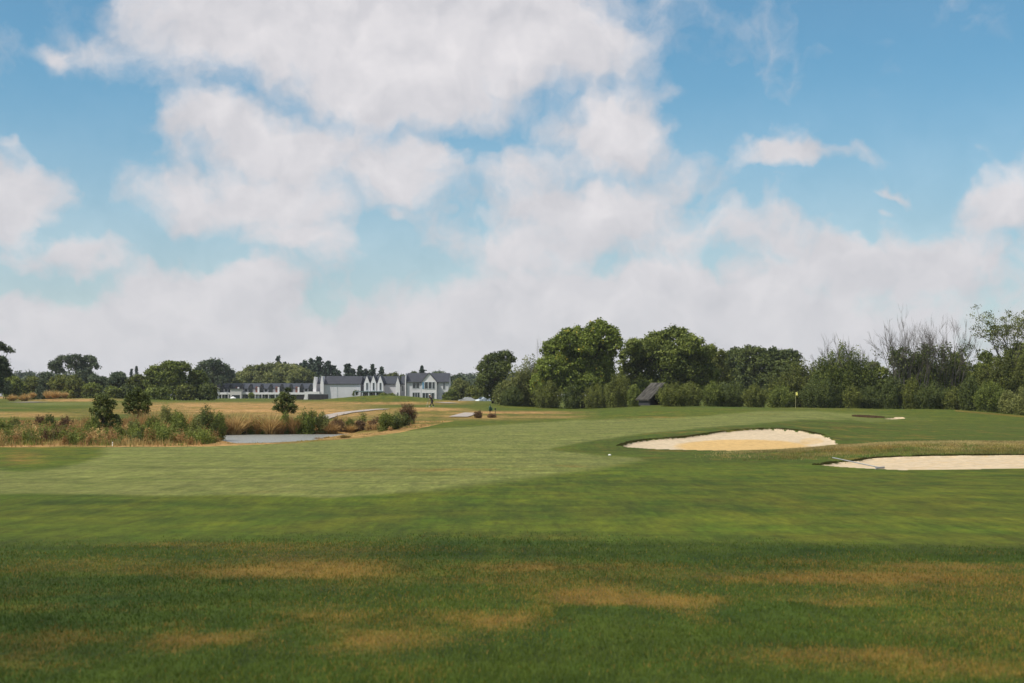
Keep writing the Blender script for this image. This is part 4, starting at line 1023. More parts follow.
def window(x0, x1, z0, z1, y, nm='window', mat=GLASS, fr=.09, mull=0):
    mb = MB(); mb.box(x0, x1, y-.03, y+.05, z0, z1); w = mb.build(nm, mat, ch)
    f = MB(); f.box(x0-fr, x0, y-.07, y+.05, z0-fr, z1+fr); f.box(x1, x1+fr, y-.07, y+.05, z0-fr, z1+fr)
    f.box(x0, x1, y-.07, y+.05, z1, z1+fr); f.box(x0, x1, y-.07, y+.05, z0-fr, z0)
    for k in range(mull):
        xm = x0+(x1-x0)*(k+1)/(mull+1); f.box(xm-.05, xm+.05, y-.065, y-.032, z0, z1)
    f.build('frame', FRAME, w); return w
# long left wing
za, zr = Z_(384), Z_(376.4)
block(X_(324), X_(360.5), 0, 9, za, zr); ridge_roof(X_(324.2), X_(361), 0, 9, za, zr)
block(X_(316.5), X_(322), 1.5, 9, Z_(383.5), Z_(377)); ridge_roof(X_(316.6), X_(322), 1.5, 9, Z_(383.5), Z_(377), mat=SLATE2)
for (a, b, t) in ((313.6, 316.6, 376.8), (320.8, 324.1, 376)):     # fin like parapet gables
    mb = MB(); mb.prism([(X_(a), 0), (X_(b), 0), (X_(b), Z_(384.5)), (X_((a+b)/2+.4), Z_(t)), (X_((a+b)/2-.4), Z_(t)), (X_(a), Z_(384.5))], 'y', -1.0, 4.5); mb.build('gable', WHT2, ch)
mb = MB(); mb.box(X_(337), X_(337.5), -.06, .02, 0, za-.05); mb.build('downpipe', FRAME, ch)
mb = MB(); mb.box(X_(306), X_(320.7), -2.4, 3, 0, Z_(391.6)); mb.build('terrace_wall', WHT2, ch)
# pinkish roof link then the three narrow gables
block(X_(361), X_(398), 3, 10, Z_(383.8), Z_(376.5)); ridge_roof(X_(361.1), X_(398), 3, 10, Z_(383.8), Z_(376.5), mat=SLATE2)
for p in (367.3, 373.8, 380.6):
    gable_front(X_(p-3.0), X_(p+3.0), -1, 6, Z_(384), Z_(375.8), parapet=True, roofm=SLATE)
    window(X_(p-.6), X_(p+.9), Z_(390), Z_(383), -1.0)
window(X_(362), X_(363.4), Z_(389.6), Z_(386), 3.0)
# canopy over the terrace
mb = MB(); mb.box(X_(356.6), X_(384.3), -4.6, -.9, Z_(392), Z_(391.1)); cn = mb.build('canopy', CANO, ch)
for p in (357, 364, 370.5, 377.5, 384):
    mb = MB(); mb.box(X_(p)-.1, X_(p)+.1, -4.5, -4.3, 0, Z_(392)); mb.build('post', FRAME, ch)
for (a, b) in ((358, 361.6), (365.2, 369.6), (371.6, 376), (378.2, 382.6)):
    window(X_(a), X_(b), Z_(397), Z_(392.6), -1.0 if a > 364 else 3.0)
# low link, little fin gable and the dark roof before the main block
gable_front(X_(395.8), X_(400.2), -.8, 6, Z_(385), Z_(377.3), parapet=True)
block(X_(400.2), X_(406), 1.2, 8, Z_(383.9), Z_(376)); ridge_roof(X_(400.3), X_(406), 1.2, 8, Z_(383.9), Z_(376), mat=SLATE2)
window(X_(397.4), X_(398.4), Z_(397), Z_(392.7), -.8, 'door'); window(X_(402), X_(403), Z_(391), Z_(385.5), 1.2)
# main block
ze, zr = Z_(381.9), Z_(373.3)
block(X_(406.3), X_(449), 0, 11, ze, zr); ridge_roof(X_(406.1), X_(449.3), 0, 11, ze, zr, .35)
mb = MB(); mb.prism([(X_(405), 0), (X_(406.1), 0), (X_(406.1), Z_(376)), (X_(405.8), Z_(373.2)), (X_(405.2), Z_(377))], 'y', -.5, 5); mb.build('gable', WHT2, ch)
gable_front(X_(422), X_(436.9), -1.6, 5.5, ze, Z_(373.1), WHT2, SLATE, .35)
window(X_(412.7), X_(419.3), Z_(388.2), Z_(382.9), 0, mull=1); window(X_(412.6), X_(419.6), Z_(398), Z_(392.6), 0, mull=2)
mb = MB(); mb.box(X_(422.7), X_(424.2), -1.66, -1.58, Z_(388.9), Z_(382.2)); mb.build('blue_panel', BLUE, ch)
window(X_(425), X_(428.2), Z_(388.7), Z_(382.2), -1.6); window(X_(429), X_(432), Z_(388.7), Z_(382.2), -1.6); window(X_(432.8), X_(435), Z_(388.7), Z_(382.2), -1.6)
window(X_(422.9), X_(434.4), Z_(399.3), Z_(393), -1.6, mull=3)
window(X_(443.2), X_(444.9), Z_(389), Z_(382.9), 0); window(X_(442.8), X_(444.9), Z_(401), Z_(393), 0, 'door')
mb = MB(); mb.box(X_(438.8), X_(439.8), -.12, .02, Z_(394.5), Z_(393.2)); mb.build('wall_lamp', FRAME, ch)
for p in (406.9, 421.4, 437.3, 448.6):
    mb = MB(); mb.box(X_(p)-.07, X_(p)+.07, -.13, -.01, 0, ze-.1); mb.build('downpipe', LIME, ch)

# ------------------------------------------------------------------ white terraces on the left
Dt = 455.; mt_ = Dt/F; gt = CAM+(HY-399.4)*mt_
Zt = lambda py: CAM+(HY-py)*mt_-gt
uw = 20*mt_
def terrace(label):
    t = thing('terrace_house', label, 'house', (0, Dt, gt), 0, 'terraced lodges left of the clubhouse')
    w = uw; ze = Zt(388.6); zr = Zt(383.6)
    def B(nm, mat, *bx, par=t):
        mb = MB()
        for b in bx: mb.box(*b)
        return mb.build(nm, mat, par)
    mb = MB(); mb.prism([(0, 0), (8, 0), (8, ze), (4, zr-.03), (0, ze)], 'x', .0, w-.01); mb.build('wall', WHT, t)
    mb = MB(); k = (zr-ze)/4; mb.prism([(-.3, ze-.3*k), (4, zr), (8.3, ze-.3*k), (8.3, ze-.3*k+.15), (4, zr+.15), (-.3, ze-.3*k+.15)], 'x', 0, w-.005); mb.build('roof', SLATE2, t)
    for xc in (w*.30, w*.76):      # dark dormer gables
        mb = MB(); hwd = w*.105; z0 = Zt(394); z1 = Zt(387.5); z2 = Zt(384)
        mb.prism([(xc-hwd, z0), (xc+hwd, z0), (xc+hwd, z1), (xc, z2), (xc-hwd, z1)], 'y', -.5, 3.0); g = mb.build('dormer', DARKW, t)
        B('window', GLASS, (xc-hwd*.6, xc+hwd*.6, -.54, -.5, Zt(391.5), Zt(387.8)), par=g)
    B('red_panel', REDW, (w*.0+.02, w*.13, -.12, -.005, Zt(392.3), Zt(386.6)))
    B('column', WHT2, (w*.135, w*.22, -1.2, -.005, 0, Zt(387.2)))
    B('window', GLASS, (w*.46, w*.60, -.05, -.005, Zt(391.8), Zt(388.2)))
    for a, b in ((.24, .42), (.5, .68), (.76, .95)): B('door', GLASS, (w*a, w*b, -.05, -.005, 0, Zt(394.6)))
    B('balcony', WHT2, (.02, w-.03, -2.0, -.01, Zt(394.5), Zt(394)), (.02, w-.03, -2.0, -1.93, Zt(394), Zt(392.4)))
    for a in (.02, .36, .68): B('post', WHT2, (w*a+.02, w*a+.2, -1.95, -1.75, 0, Zt(394.5)))
    return t
TL = ['terraced lodge farthest left, half hidden by the trees', 'second terraced lodge from the left, before the pale panel', 'middle terraced lodge of the five, behind the small round tree',
      'fourth terraced lodge, behind the tip of the pond conifer', 'terraced lodge nearest the clubhouse']
t0 = terrace(TL[0])
for i in range(5):
    o = t0 if i == 0 else copy_tree(t0); o.location = (P2(215.5+20*i, Dt), Dt, gt); o['label'] = TL[i]
mb = MB(); mb.box(0, 11*mt_, 0, 3.5, 0, Zt(389)); pw = mb.build('lodge_annex', plain('annex_render', (.52, .50, .48), .8, .06), None, loc=(P2(232.5, Dt), Dt-3.6, gt)); 
mb = MB(); mb.box(-.2, 11*mt_+.2, -.3, 3.5, Zt(389)+.003, Zt(388.6)); mb.build('roof', SLATE2, pw)
mb = MB(); mb.box(.5, 11*mt_-.5, -.05, -.003, .2, Zt(395)); mb.build('window', GLASS, pw)
tag(pw, 'low pale annex in front of the second terraced lodge', 'annex')
# walls and hedges between the lodges and the clubhouse
def wall(lab, x0, x1, yt, yb, D, mat, dep=.4, nm='garden_wall', cat='wall', cap=None):
    z = CAM+(HY-yb)*D/F; k = D/F; mb = MB(); w = (x1-x0)*k; hh = (yb-yt)*k
    mb.box(0, w, 0, dep, -.5, hh); t = thing(nm, lab, cat, (P2(x0, D), D, z)); mb.build('wall', mat, t)
    mb = MB(); mb.box(-.05, w+.05, -.06, dep+.06, hh+.002, hh+.10); mb.build('coping', cap or mat, t); return t
wall('dark low retaining wall stepping down left of the clubhouse, longer right piece', 308, 328, 394.3, 399.5, 330, DARKW, .5, cap=LIME)
wall('dark low retaining wall, shorter left piece by the white gate pier', 293, 303.5, 395.3, 399.5, 332, DARKW, .5)
mb = MB(); k = 328/F; mb.prism([(-2.0*k, 0), (2*k, 0), (1.2*k, 4.2*k), (-.4*k, 4.2*k)], 'y', 0, .7)
tag(mb.build('gate_pier', WHT2, None, loc=(P2(305.5, 328), 328, CAM+(HY-399.4)*328/F)), 'white tapered gate pier between the two dark low walls', 'pier')
# parasol on the lodge lawn
def parasol(lab, px, D, yt, yb, hw):
    z = CAM+(HY-yb)*D/F; k = D/F; hh = (yb-yt)*k; t = thing('parasol', lab, 'parasol', (P2(px, D), D, z-1.0)); hh += 1.0
    mb = MB(); n = 8; r = hw*k
    mb.v = [(0, 0, hh)]+[(r*math.cos(2*PI*i/n), r*math.sin(2*PI*i/n), hh-.55) for i in range(n)]+[(0, 0, hh-.06)]+[(r*math.cos(2*PI*i/n), r*math.sin(2*PI*i/n), hh-.68) for i in range(n)]
    mb.f = [(0, 1+i, 1+(i+1) % n) for i in range(n)]+[(n+1, n+2+(i+1) % n, n+2+i) for i in range(n)]+[(1+i, n+2+i, n+2+(i+1) % n, 1+(i+1) % n) for i in range(n)]
    mb.build('canopy', WHT2, t); mb = MB(); mb.tube([(0, 0, 0), (0, 0, hh-.1)], .03); mb.build('pole', FRAME, t)
parasol('low white parasol on the lawn before the pale annex', 233, 430, 396.3, 398.6, 3.2)

# ------------------------------------------------------------------ shelter among the trees
STHATCH = plain('weathered_shingles', (.062, .058, .052), .95, .6, 1.6, spec=.05)
Ds = 186.; ks = Ds/F; gs = CAM+(HY-405.5)*ks
sh = thing('shelter', 'steep roofed wooden shelter with a grey shingle slope, tucked under the trees', 'shelter', (P2(664, Ds), Ds, gs), math.radians(16))
zs = lambda py: CAM+(HY-py)*ks-gs
hw_ = 2.2; ze, zr = zs(400.6), zs(384.0); Ld = 4.6
for s, nm in ((-1, 'roof'), (1, 'roof')):
    mb = MB(); mb.prism([(0, zr), (s*hw_, ze), (s*(hw_+.02), ze+.16), (0, zr+.20)], 'y', -.4, Ld); mb.build(nm, STHATCH, sh)
mb = MB(); mb.prism([(-1.9, 0), (1.9, 0), (1.9, ze+.25), (0, zr-.12), (-1.9, ze+.25)], 'y', Ld-.5, Ld-.35); mb.build('wall', DARKW, sh)
mb = MB(); mb.box(-1.95, -1.85, .3, Ld-.5, 0, ze+.2); mb.build('wall', DARKW, sh)
mb = MB(); mb.box(1.85, 1.95, .3, Ld-.5, 0, ze+.2); mb.build('wall', DARKW, sh)
mb = MB(); mb.prism([(-1.5, ze+.72), (1.5, ze+.72), (0, zr-.15)], 'y', .2, .3); mb.build('gable', DARKW, sh)
for x in (-1.9, 1.9):
    mb = MB(); mb.box(x-.07, x+.07, .05, .19, 0, ze+.3); mb.build('post', DARKW, sh)
mb = MB(); mb.box(-1.4, 1.4, Ld-1.1, Ld-.7, .42, .48); mb.box(-1.3, -1.2, Ld-1.05, Ld-.75, 0, .42); mb.box(1.2, 1.3, Ld-1.05, Ld-.75, 0, .42); mb.build('bench_seat', DARKW, sh)

# ------------------------------------------------------------------ small things on the course
YEL = plain('yellow_flag', (.80, .74, .18), .7, .05); POLE = plain('flag_pole', (.45, .42, .20), .5, .05); WPL = plain('white_plastic', (.78, .78, .72), .5, .03)
x, y, z = at(795.6, 187); zt = CAM+(HY-391.8)*187/F
fl = thing('golf_flag', 'yellow golf flag on a thin pole on the raised green', 'golf flag', (x, y, z))
mb = MB(); mb.tube([(0, 0, -.1), (0, 0, zt-z)], [.022, .016], 8); mb.build('pole', POLE, fl)
hf = zt-z; mb = MB(); nn = 8
for s in (0, 1):
    for i in range(nn+1):
        for j in range(4):
            u = i/nn; mb.v.append((.018+u*.26, .05*math.sin(u*6)*u+s*.008, hf-.02-j*.15*(1-.25*u)-.10*u))
for s in (0, 1):
    o0 = s*(nn+1)*4
    for i in range(nn):
        for j in range(3):
            a = o0+i*4+j; q = (a, a+4, a+5, a+1); mb.f.append(q if s else q[::-1])
mb.build('flag', YEL, fl, True)
mb = MB(); mb.lathe([(.054, .0), (.06, .01), (.054, .012)], 16); mb.build('cup_rim', WPL, fl)

def peg(lab, px, D, hgt, r, nm='distance_marker', cat='marker'):
    x, y, z = at(px, D); t = thing(nm, lab, cat, (x, y, z))
    mb = MB(); mb.lathe([(r, -.1), (r, hgt*.8), (r*.8, hgt)], 12); mb.build('post', WPL, t)
    mb = MB(); mb.lathe([(r*1.06, hgt*.55), (r*1.06, hgt*.68)], 12); mb.build('band', plain('marker_band', (.25, .25, .22), .5), t)
p = hit0(609.6, 455.3, H); t = thing('distance_marker', 'small white disc marker lying on the fairway left of the large bunker', 'marker', (p[0], p[1], h1(*p)))
mb = MB(); mb.lathe([(.06, -.02), (.065, .015), (.05, .04), (.02, .05)], 18); mb.build('dome', WPL, t, True)
mb = MB(); mb.lathe([(.08, -.02), (.08, .005), (.07, .01)], 18); mb.build('base', plain('marker_base', (.3, .3, .28), .7), t)
peg('short white stake at the fairway edge in front of the bank shrubs', 112.6, 75, .22, .028)

# ball washer
x, y, z = at(490, 150); zb = CAM+(HY-416)*150/F; GRN = plain('green_paint', (.012, .05, .028), .4, .05)
t = thing('ball_washer', 'dark green ball washer on a post beside the low reddish shrubs', 'ball washer', (x, y, zb))
mb = MB(); mb.tube([(0, 0, -.1), (0, 0, .55)], .035, 8); mb.build('post', DARKW, t)
mb = MB(); mb.lathe([(.09, .5), (.14, .54), (.14, .95), (.11, 1.02), (.04, 1.06)], 14); mb.build('drum', GRN, t, True)
mb = MB(); mb.tube([(0, 0, 1.05), (0, 0, 1.16)], .018, 6); mb.lathe([(.0, 1.15), (.05, 1.18), (.05, 1.22), (.0, 1.25)], 10); mb.build('handle', GRN, t)
mb = MB(); mb.box(.14, .26, -.1, .1, .55, .9); mb.build('tray', GRN, t)
x, y, z = at(495.3, 150); t = thing('tee_sign', 'thin dark post standing right of the ball washer', 'post', (x, y, zb))
mb = MB(); mb.tube([(0, 0, -.1), (0, 0, .7)], .03, 8); mb.build('post', DARKW, t); mb = MB(); mb.prism([(-.09, .66), (.09, .66), (.07, .82), (-.07, .82)], 'y', -.03, .03); mb.build('plate', DARKW, t)

# rake lying in the small bunker
b = hit0(880, 469.0, H, 45, 60); zb_ = h1(*b)+.05
rb = np.array([b[0], b[1], zb_]); ra = np.array(W(832.5, 457.6, b[1]+1.2)); Lr = np.linalg.norm(ra-rb); L_ = Lr
u = (ra-rb)/Lr
t = thing('bunker_rake', 'long handled grey rake lying across the edge of the long narrow bunker', 'rake', tuple(rb))
pts = [tuple(u*s*L_+np.array([0, 0, 0])) for s in np.linspace(0, 1, 8)]
pts = [(q[0], q[1], max(q[2], h1(rb[0]+q[0], rb[1]+q[1])-rb[2]+.04)) for q in pts]
RAKE = plain('rake_grey', (.30, .30, .31), .5, .1); mb = MB(); mb.tube(pts, .019, 7); mb.build('handle', RAKE, t, True)
sd = np.array([-u[1], u[0], 0]); sd /= np.linalg.norm(sd); mb = MB()
mb.tube([tuple(-sd*.32), tuple(sd*.32)], .03, 6)
for s in np.linspace(-.3, .3, 9): mb.tube([tuple(sd*s), tuple(sd*s+np.array([0, 0, -.09]))], .012, 5)
mb.build('head', RAKE, t)

# parked cars
def car(name, label, px, D, yb, paint, rz):
    z = CAM+(HY-yb)*D/F; t = thing(name, label, 'car', (P2(px, D), D, z), rz, 'cars parked behind the course')
    prof = [(-2.15, .28), (-2.2, .62), (-2.1, .86), (-1.55, .95), (-.95, 1.40), (-.5, 1.48), (.55, 1.46), (1.1, 1.20), (1.55, .98), (2.1, .88), (2.2, .6), (2.18, .28)]
    mb = MB(); n = len(prof)
    for yy, sc_ in ((-.86, 0), (-.80, 1), (.80, 1), (.86, 0)):
        for (a, b) in prof: mb.v.append((a, yy*(1 if b < 1 else .84), b))
    for k in range(3):
        for i in range(n): j = (i+1) % n; mb.f.append((k*n+i, k*n+j, (k+1)*n+j, (k+1)*n+i))
    mb.f.append(tuple(range(n-1, -1, -1))); mb.f.append(tuple(range(3*n, 4*n)))
    mb.build('body', plain('paint_'+name, paint, .25, .03, spec=.6), t)
    for s in (-1, 1):
        mb = MB(); ys = sorted((s*.70, s*.742)); mb.prism([(-1.42, .98), (-.92, 1.35), (.5, 1.40), (1.35, 1.0)], 'y', *ys); mb.build('side_window', GLASS, t)
        for xw in (-1.35, 1.35):
            mb = MB(); mb.lathe([(.30, 0), (.33, .03), (.33, .19), (.30, .22)], 18, (xw, s*.78-(.11), .33), 'y'); w = mb.build('wheel', plain('tyre', (.02, .02, .02), .9), t)
            mb = MB(); mb.lathe([(.19, 0), (.17, .24)], 12, (xw, s*.78-.12, .33), 'y'); mb.build('rim', FRAME, w)
    mb = MB(); mb.prism([(-1.56, 1.0), (-1.0, 1.42), (-.97, 1.40), (-1.5, .97)], 'y', -.62, .62); mb.build('windscreen', GLASS, t)
    for yy in (-.6, .6):
        mb = MB(); mb.box(-2.24, -2.17, yy-.15, yy+.15, .62, .76); mb.build('headlight', WPL, t)
car('parked_car', 'silver grey car parked in the shade left of the lone dark tree, left one', 468, 335, 403.4, (.42, .43, .43), .2)
car('parked_car', 'white blue tinted car parked nearest the lone dark tree', 485, 332, 403.4, (.62, .68, .76), math.radians(35))
car('parked_car', 'white car half hidden behind the golden grass mound at far left', 76.5, 318, 401.3, (.70, .72, .74), math.radians(70))

# ------------------------------------------------------------------ golfer
SKIN = plain('skin', (.42, .26, .18), .6, .05); NAVY = plain('navy_shirt', (.030, .032, .045), .8, .1); TROU = plain('dark_trousers', (.022, .024, .030), .8, .1)
CAPM = plain('white_cap', (.70, .70, .66), .7, .03); SHOE = plain('white_shoes', (.55, .52, .48), .6, .05)
def skinned(name, verts, edges, radii, mat, parent, root=0, lev=2):
    me = bpy.data.meshes.new(name); me.from_pydata(verts, edges, []); me.update()
    o = link(name, me, mat, parent)
    md = o.modifiers.new('skin', 'SKIN'); md.use_smooth_shade = True
    sv = me.skin_vertices[0].data if me.skin_vertices else None
    if sv is None:
        bm = None
        import bmesh
        bm = bmesh.new(); bm.from_mesh(me); bm.verts.layers.skin.verify(); bm.to_mesh(me); bm.free(); sv = me.skin_vertices[0].data
    for i, r in enumerate(radii):
        r = r if isinstance(r, tuple) else (r, r); sv[i].radius = r; sv[i].use_root = (i == root)
    s = o.modifiers.new('sub', 'SUBSURF'); s.levels = lev; s.render_levels = lev
    return o
x, y, z = at(431, 192); gz_ = CAM+(HY-407.0)*192/F
gf = thing('person', 'golfer in dark clothes and a white cap, bent over a club on the far fairway', 'person', (x+.05, y, max(gz_, z)), 0)
#  faces -x (left in the photograph), feet apart, bent at the hips, hands low in front
J = dict(pel=(.10,0,.88), sp=(.04,0,1.06), ch=(-.06,0,1.26), nk=(-.14,0,1.43), hd=(-.19,0,1.52), ht=(-.22,0,1.66),
         ls=(-.08,-.19,1.35), le=(-.16,-.20,1.10), lw=(-.33,-.06,.93), lh=(-.38,-.02,.88), rs=(-.08,.19,1.35), re=(-.15,.20,1.09), rw=(-.33,.06,.90), rh=(-.38,.02,.84),
         lp=(.10,-.10,.84), lk=(-.02,-.20,.49), la=(-.20,-.26,.09), lt=(-.34,-.28,.04), rp=(.10,.10,.84), rk=(.16,.20,.48), rap=(.30,.26,.09), rt=(.18,.28,.04))
K = list(J); ix = {k: i for i, k in enumerate(K)}
E = [('pel','sp'),('sp','ch'),('ch','nk'),('nk','hd'),('hd','ht'),('ch','ls'),('ls','le'),('le','lw'),('lw','lh'),('ch','rs'),('rs','re'),('re','rw'),('rw','rh'),
     ('pel','lp'),('lp','lk'),('lk','la'),('la','lt'),('pel','rp'),('rp','rk'),('rk','rap'),('rap','rt')]
R = dict(pel=.13, sp=.125, ch=.14, nk=.055, hd=.09, ht=.085, ls=.065, le=.046, lw=.032, lh=.042, rs=.065, re=.046, rw=.032, rh=.042, lp=.09, lk=.062, la=.042, lt=.035, rp=.09, rk=.062, rap=.042, rt=.035)
def sub(keys, grow, nm, mat, root):
    ks_ = keys; id_ = {k: i for i, k in enumerate(ks_)}
    return skinned(nm, [J[k] for k in ks_], [(id_[a], id_[b]) for a, b in E if a in id_ and b in id_], [R[k]*grow if R[k]*grow > R[k] else R[k] for k in ks_], mat, gf, id_[root])
skinned('body', [J[k] for k in K], [(ix[a], ix[b]) for a, b in E], [R[k] for k in K], SKIN, gf, ix['pel'])
sub(['sp','ch','ls','le','rs','re','pel'], 1.18, 'shirt', NAVY, 'ch'); sub(['pel','lp','lk','la','rp','rk','rap'], 1.2, 'trousers', TROU, 'pel')
for a, b in (('la', 'lt'), ('rap', 'rt')):
    p, q = J[a], J[b]; skinned('shoe', [(p[0]+.05, p[1], .05), (p[0]-.03, p[1], .05), (q[0]-.02, q[1], .035)], [(0, 1), (1, 2)], [.055, .055, .04], SHOE, gf)
hx, hy_, hz = J['ht']; mb = MB(); mb.lathe([(.105, -.03), (.11, .02), (.095, .08), (.05, .115), (.01, .12)], 16, (hx+.01, 0, hz)); mb.prism([(hx-.23, hz-.035), (hx-.05, hz-.02), (hx-.05, hz+.0), (hx-.23, hz-.02)], 'y', -.075, .075)
mb.build('cap', CAPM, gf, True)
g = (x+.05, y, max(gz_, z))
t = thing('golf_club', 'thin golf club held low by the golfer, head on the grass', 'golf club', (g[0]-.40, g[1], g[2]+.92))
mb = MB(); mb.tube([(0, 0, 0), (-.30, 0, -.88)], [.014, .009], 7); mb.build('shaft', FRAME, t)
mb = MB(); mb.tube([(0.03, 0, .09), (-.08, 0, -.22)], .018, 7); mb.build('grip', DARKW, t)
mb = MB(); mb.prism([(-.27, -.92), (-.33, -.92), (-.38, -.90), (-.31, -.86)], 'y', -.06, .03); mb.build('club_head', RAKE, t)

# ------------------------------------------------------------------ camera, light, sky, air
SKYT = (.58, 1.05, 1.12, 1); HAZE = .00009
cam = bpy.data.cameras.new('camera'); co = bpy.data.objects.new('camera', cam); COL.objects.link(co)
co.location = (0, 0, CAM); co.rotation_euler = (PI/2, 0, 0); cam.lens = 50; cam.sensor_width = 36; cam.shift_y = (HY-341.5)/1024
cam.clip_end = 6000; cam.clip_start = .1; cam.dof.use_dof = True; cam.dof.focus_distance = 90; cam.dof.aperture_fstop = 3.2
scene.camera = co
EL, AZ = 56, -78       # the sun stands high on the left, a little in front of the camera plane
SUNDIR = (math.sin(math.radians(AZ))*math.cos(math.radians(EL)), math.cos(math.radians(AZ))*math.cos(math.radians(EL))-.42, math.sin(math.radians(EL)))
from mathutils import Vector
sd = Vector(SUNDIR).normalized()
sl = bpy.data.lights.new('sun', 'SUN'); sl.energy = 4.6; sl.angle = math.radians(.6); sl.color = (1, .94, .84)
so = bpy.data.objects.new('sun', sl); COL.objects.link(so); so.rotation_euler = (-sd).to_track_quat('-Z', 'Y').to_euler(); so.location = (0, 0, 50)

w = bpy.data.worlds.new('World'); scene.world = w; w.use_nodes = True; nt = w.node_tree; L = nt.links.new
bg = nt.nodes['Background']; bg.inputs['Strength'].default_value = .10
sky = N(nt, 'ShaderNodeTexSky', sky_type='NISHITA'); sky.sun_disc = False; sky.sun_elevation = math.asin(sd.z); sky.sun_rotation = math.atan2(sd.x, sd.y)
sky.air_density = 1.0; sky.dust_density = .6; sky.ozone_density = 2.0
def M(op, *a, clamp=False):
    n = N(nt, 'ShaderNodeMath', operation=op, use_clamp=clamp)
    for i, v in enumerate(a):
        if isinstance(v, (int, float)): n.inputs[i].default_value = v
        else: L(v, n.inputs[i])
    return n.outputs[0]
def VM(op, *a, out=0):
    n = N(nt, 'ShaderNodeVectorMath', operation=op)
    for i, v in enumerate(a):
        if isinstance(v, tuple): n.inputs[i].default_value = v
        elif isinstance(v, (int, float)): n.inputs['Scale'].default_value = v
        else: L(v, n.inputs[i])
    return n.outputs[out]
tc = N(nt, 'ShaderNodeTexCoord'); sp = N(nt, 'ShaderNodeSeparateXYZ'); L(tc.outputs['Generated'], sp.inputs[0])
az = M('MULTIPLY', M('ARCTAN2', sp.outputs[0], sp.outputs[1]), 14.222); el = M('MULTIPLY', M('ARCSINE', sp.outputs[2]), 14.222)
cb = N(nt, 'ShaderNodeCombineXYZ'); L(az, cb.inputs[0]); L(el, cb.inputs[1]); P = cb.outputs[0]
def noise3(v, scale, detail, rough=.55, color=False, dist=0):
    n = N(nt, 'ShaderNodeTexNoise'); n.inputs['Scale'].default_value = scale; n.inputs['Detail'].default_value = detail; n.inputs['Roughness'].default_value = rough
    n.inputs['Distortion'].default_value = dist
    L(v, n.inputs['Vector']); return n.outputs['Color' if color else 'Fac']
wv = VM('SUBTRACT', noise3(P, 1.1, 3, color=True), (.5, .5, .5)); wv2 = VM('SUBTRACT', noise3(P, 4.5, 3, color=True), (.5, .5, .5))
Pw = VM('ADD', VM('ADD', P, VM('SCALE', wv, .75)), VM('SCALE', wv2, .22))
BL = [ # cloud masses of this afternoon: px, py, rx, ry, strength
 (200,15,75,30,.9),(270,35,110,45,1.1),(390,40,120,60,1.25),(520,35,95,52,1.15),(600,40,50,38,.8),(400,95,90,30,.85),(60,68,20,12,.75),(105,58,45,24,.6),(640,2,60,12,.45),
 (225,128,55,24,.85),(290,150,80,34,1.0),(380,172,80,26,.85),(430,155,36,20,.85),(250,200,110,34,.95),(300,238,80,24,.75),(170,215,50,26,.6),
 (12,205,55,42,.9),(62,262,60,24,.7),(4,152,14,14,.6),(40,318,80,24,.6),(215,292,85,34,.95),(170,335,110,34,.75),(395,211,20,12,.6),
 (612,125,62,36,.95),(575,160,50,26,.7),(508,175,36,28,.75),(640,160,60,22,.5),(590,212,110,32,.95),(690,180,34,30,.6),(790,163,75,15,.75),(540,245,120,36,.85),
 (700,232,90,34,.75),(770,245,100,34,.7),(640,300,220,46,.9),(860,275,130,34,.9),(960,262,100,34,.75),(1012,212,42,34,.8),(450,300,110,34,.6),(300,335,120,30,.5),
 (890,198,42,7,.5),(886,218,16,5,.55),(862,226,40,6,.5)]
field = None
for (a, b, rx, ry, s_) in BL:
    u = math.atan((a-512)/1422)*14.222; v = math.atan((395-b)/1422)*14.222
    d = VM('MULTIPLY', VM('SUBTRACT', Pw, (u, v, 0.)), (100/rx*.74, 100/ry*.74, 0.))
    g_ = M('MULTIPLY', M('EXPONENT', M('MULTIPLY', VM('DOT_PRODUCT', d, d, out=1), -1.)), s_)
    field = g_ if field is None else M('SMOOTH_MAX', field, g_, .25)
mrn = lambda v, a, b, c, d, st='SMOOTHSTEP': (lambda n: (L(v, n.inputs['Value']), [n.inputs[k].__setattr__('default_value', x) for k, x in (('From Min', a), ('From Max', b), ('To Min', c), ('To Max', d))], n.outputs[0])[2])(N(nt, 'ShaderNodeMapRange', interpolation_type=st))
aw = M('ABSOLUTE', az); outside = M('MAXIMUM', mrn(aw, 5.2, 7.5, 0, 1), mrn(el, 4.1, 5.6, 0, 1))
cover = noise3(P, .33, 4)
field = M('ADD', field, M('MULTIPLY', outside, mrn(cover, .42, .62, 0, 1)))
lowb = mrn(el, 1.4, .2, 0, .6)
field = M('ADD', field, lowb)
n1 = noise3(Pw, 1.3, 8, .55); nl = noise3(Pw, 1.2, 4, .5); Ps = VM('ADD', Pw, (-.08, .22, 0.)); n1b = noise3(Ps, 1.2, 4, .5)
den = M('ADD', M('MULTIPLY', field, .98), M('MULTIPLY', M('SUBTRACT', n1, .5), 1.25))
alpha = M('MULTIPLY', mrn(den, .14, .80, 0, 1), .97)
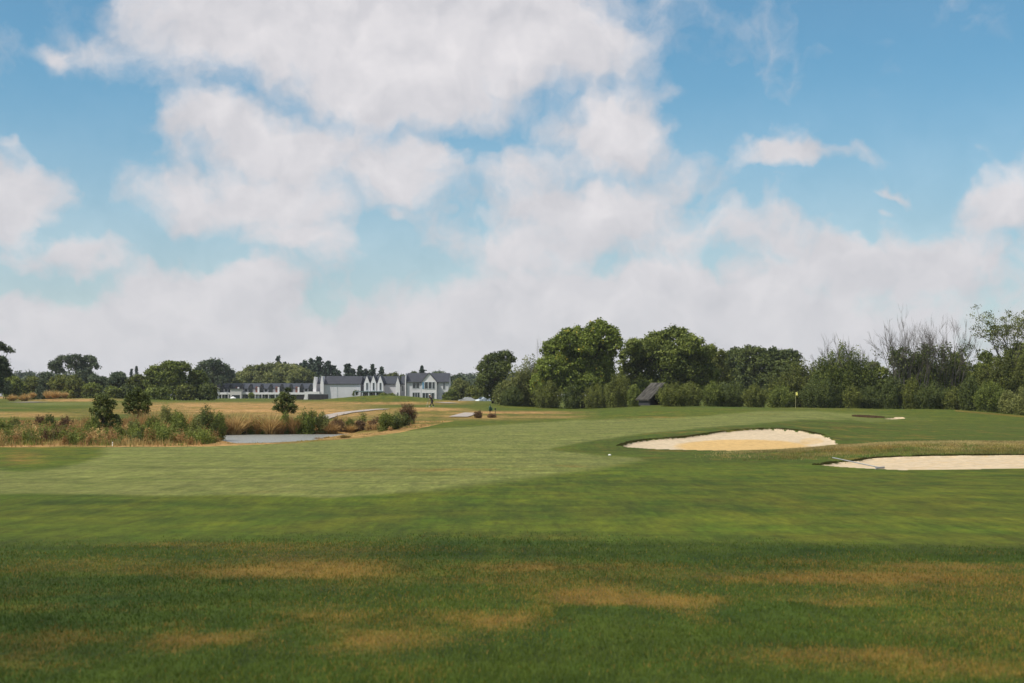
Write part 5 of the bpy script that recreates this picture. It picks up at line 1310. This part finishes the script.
alpha = M('MAXIMUM', alpha, mrn(el, 3.4, 0, .05, .68))
relief = M('ADD', M('MULTIPLY', M('SUBTRACT', nl, n1b), 2.3), M('MULTIPLY', M('SUBTRACT', den, .75), .38))
shade = mrn(relief, -.5, .5, 0, 1, 'LINEAR')
lowf = mrn(el, .1, 2.6, 0, 1)
shade = M('MULTIPLY', shade, M('ADD', M('MULTIPLY', lowf, .45), .55))
mixc = N(nt, 'ShaderNodeMix', data_type='RGBA'); L(shade, mixc.inputs[0]); mixc.inputs[6].default_value = (5.75, 5.7, 6.05, 1); mixc.inputs[7].default_value = (8.0, 7.7, 7.85, 1)
tint = N(nt, 'ShaderNodeMix', data_type='RGBA', blend_type='MULTIPLY'); tint.inputs[0].default_value = 1; L(sky.outputs[0], tint.inputs[6]); tint.inputs[7].default_value = SKYT
fin = N(nt, 'ShaderNodeMix', data_type='RGBA'); L(alpha, fin.inputs[0]); L(tint.outputs[2], fin.inputs[6]); L(mixc.outputs[2], fin.inputs[7])
L(fin.outputs[2], bg.inputs['Color'])
w.cycles.sampling_method = 'MANUAL'; w.cycles.sample_map_resolution = 512

# air
if HAZE:
    mb = MB(); mb.box(-2600, 2600, -700, 2400, -4, 60); hz = mb.build('haze', None); hz['kind'] = 'stuff'
    hm = bpy.data.materials.new('air'); hm.use_nodes = True; n_ = hm.node_tree; n_.nodes.clear()
    v = n_.nodes.new('ShaderNodeVolumePrincipled'); v.inputs['Color'].default_value = (.88, .94, 1, 1); v.inputs['Density'].default_value = HAZE; v.inputs['Anisotropy'].default_value = 0
    oo = n_.nodes.new('ShaderNodeOutputMaterial'); n_.links.new(v.outputs[0], oo.inputs['Volume']); hz.data.materials.append(hm)

scene.view_settings.view_transform = 'Standard'; scene.view_settings.look = 'None'; scene.view_settings.gamma = 1; scene.view_settings.exposure = .04
scene.cycles.max_bounces = 6; scene.cycles.transparent_max_bounces = 4; scene.cycles.volume_bounces = 0; scene.cycles.diffuse_bounces = 3
scene.cycles.caustics_reflective = False; scene.cycles.caustics_refractive = False
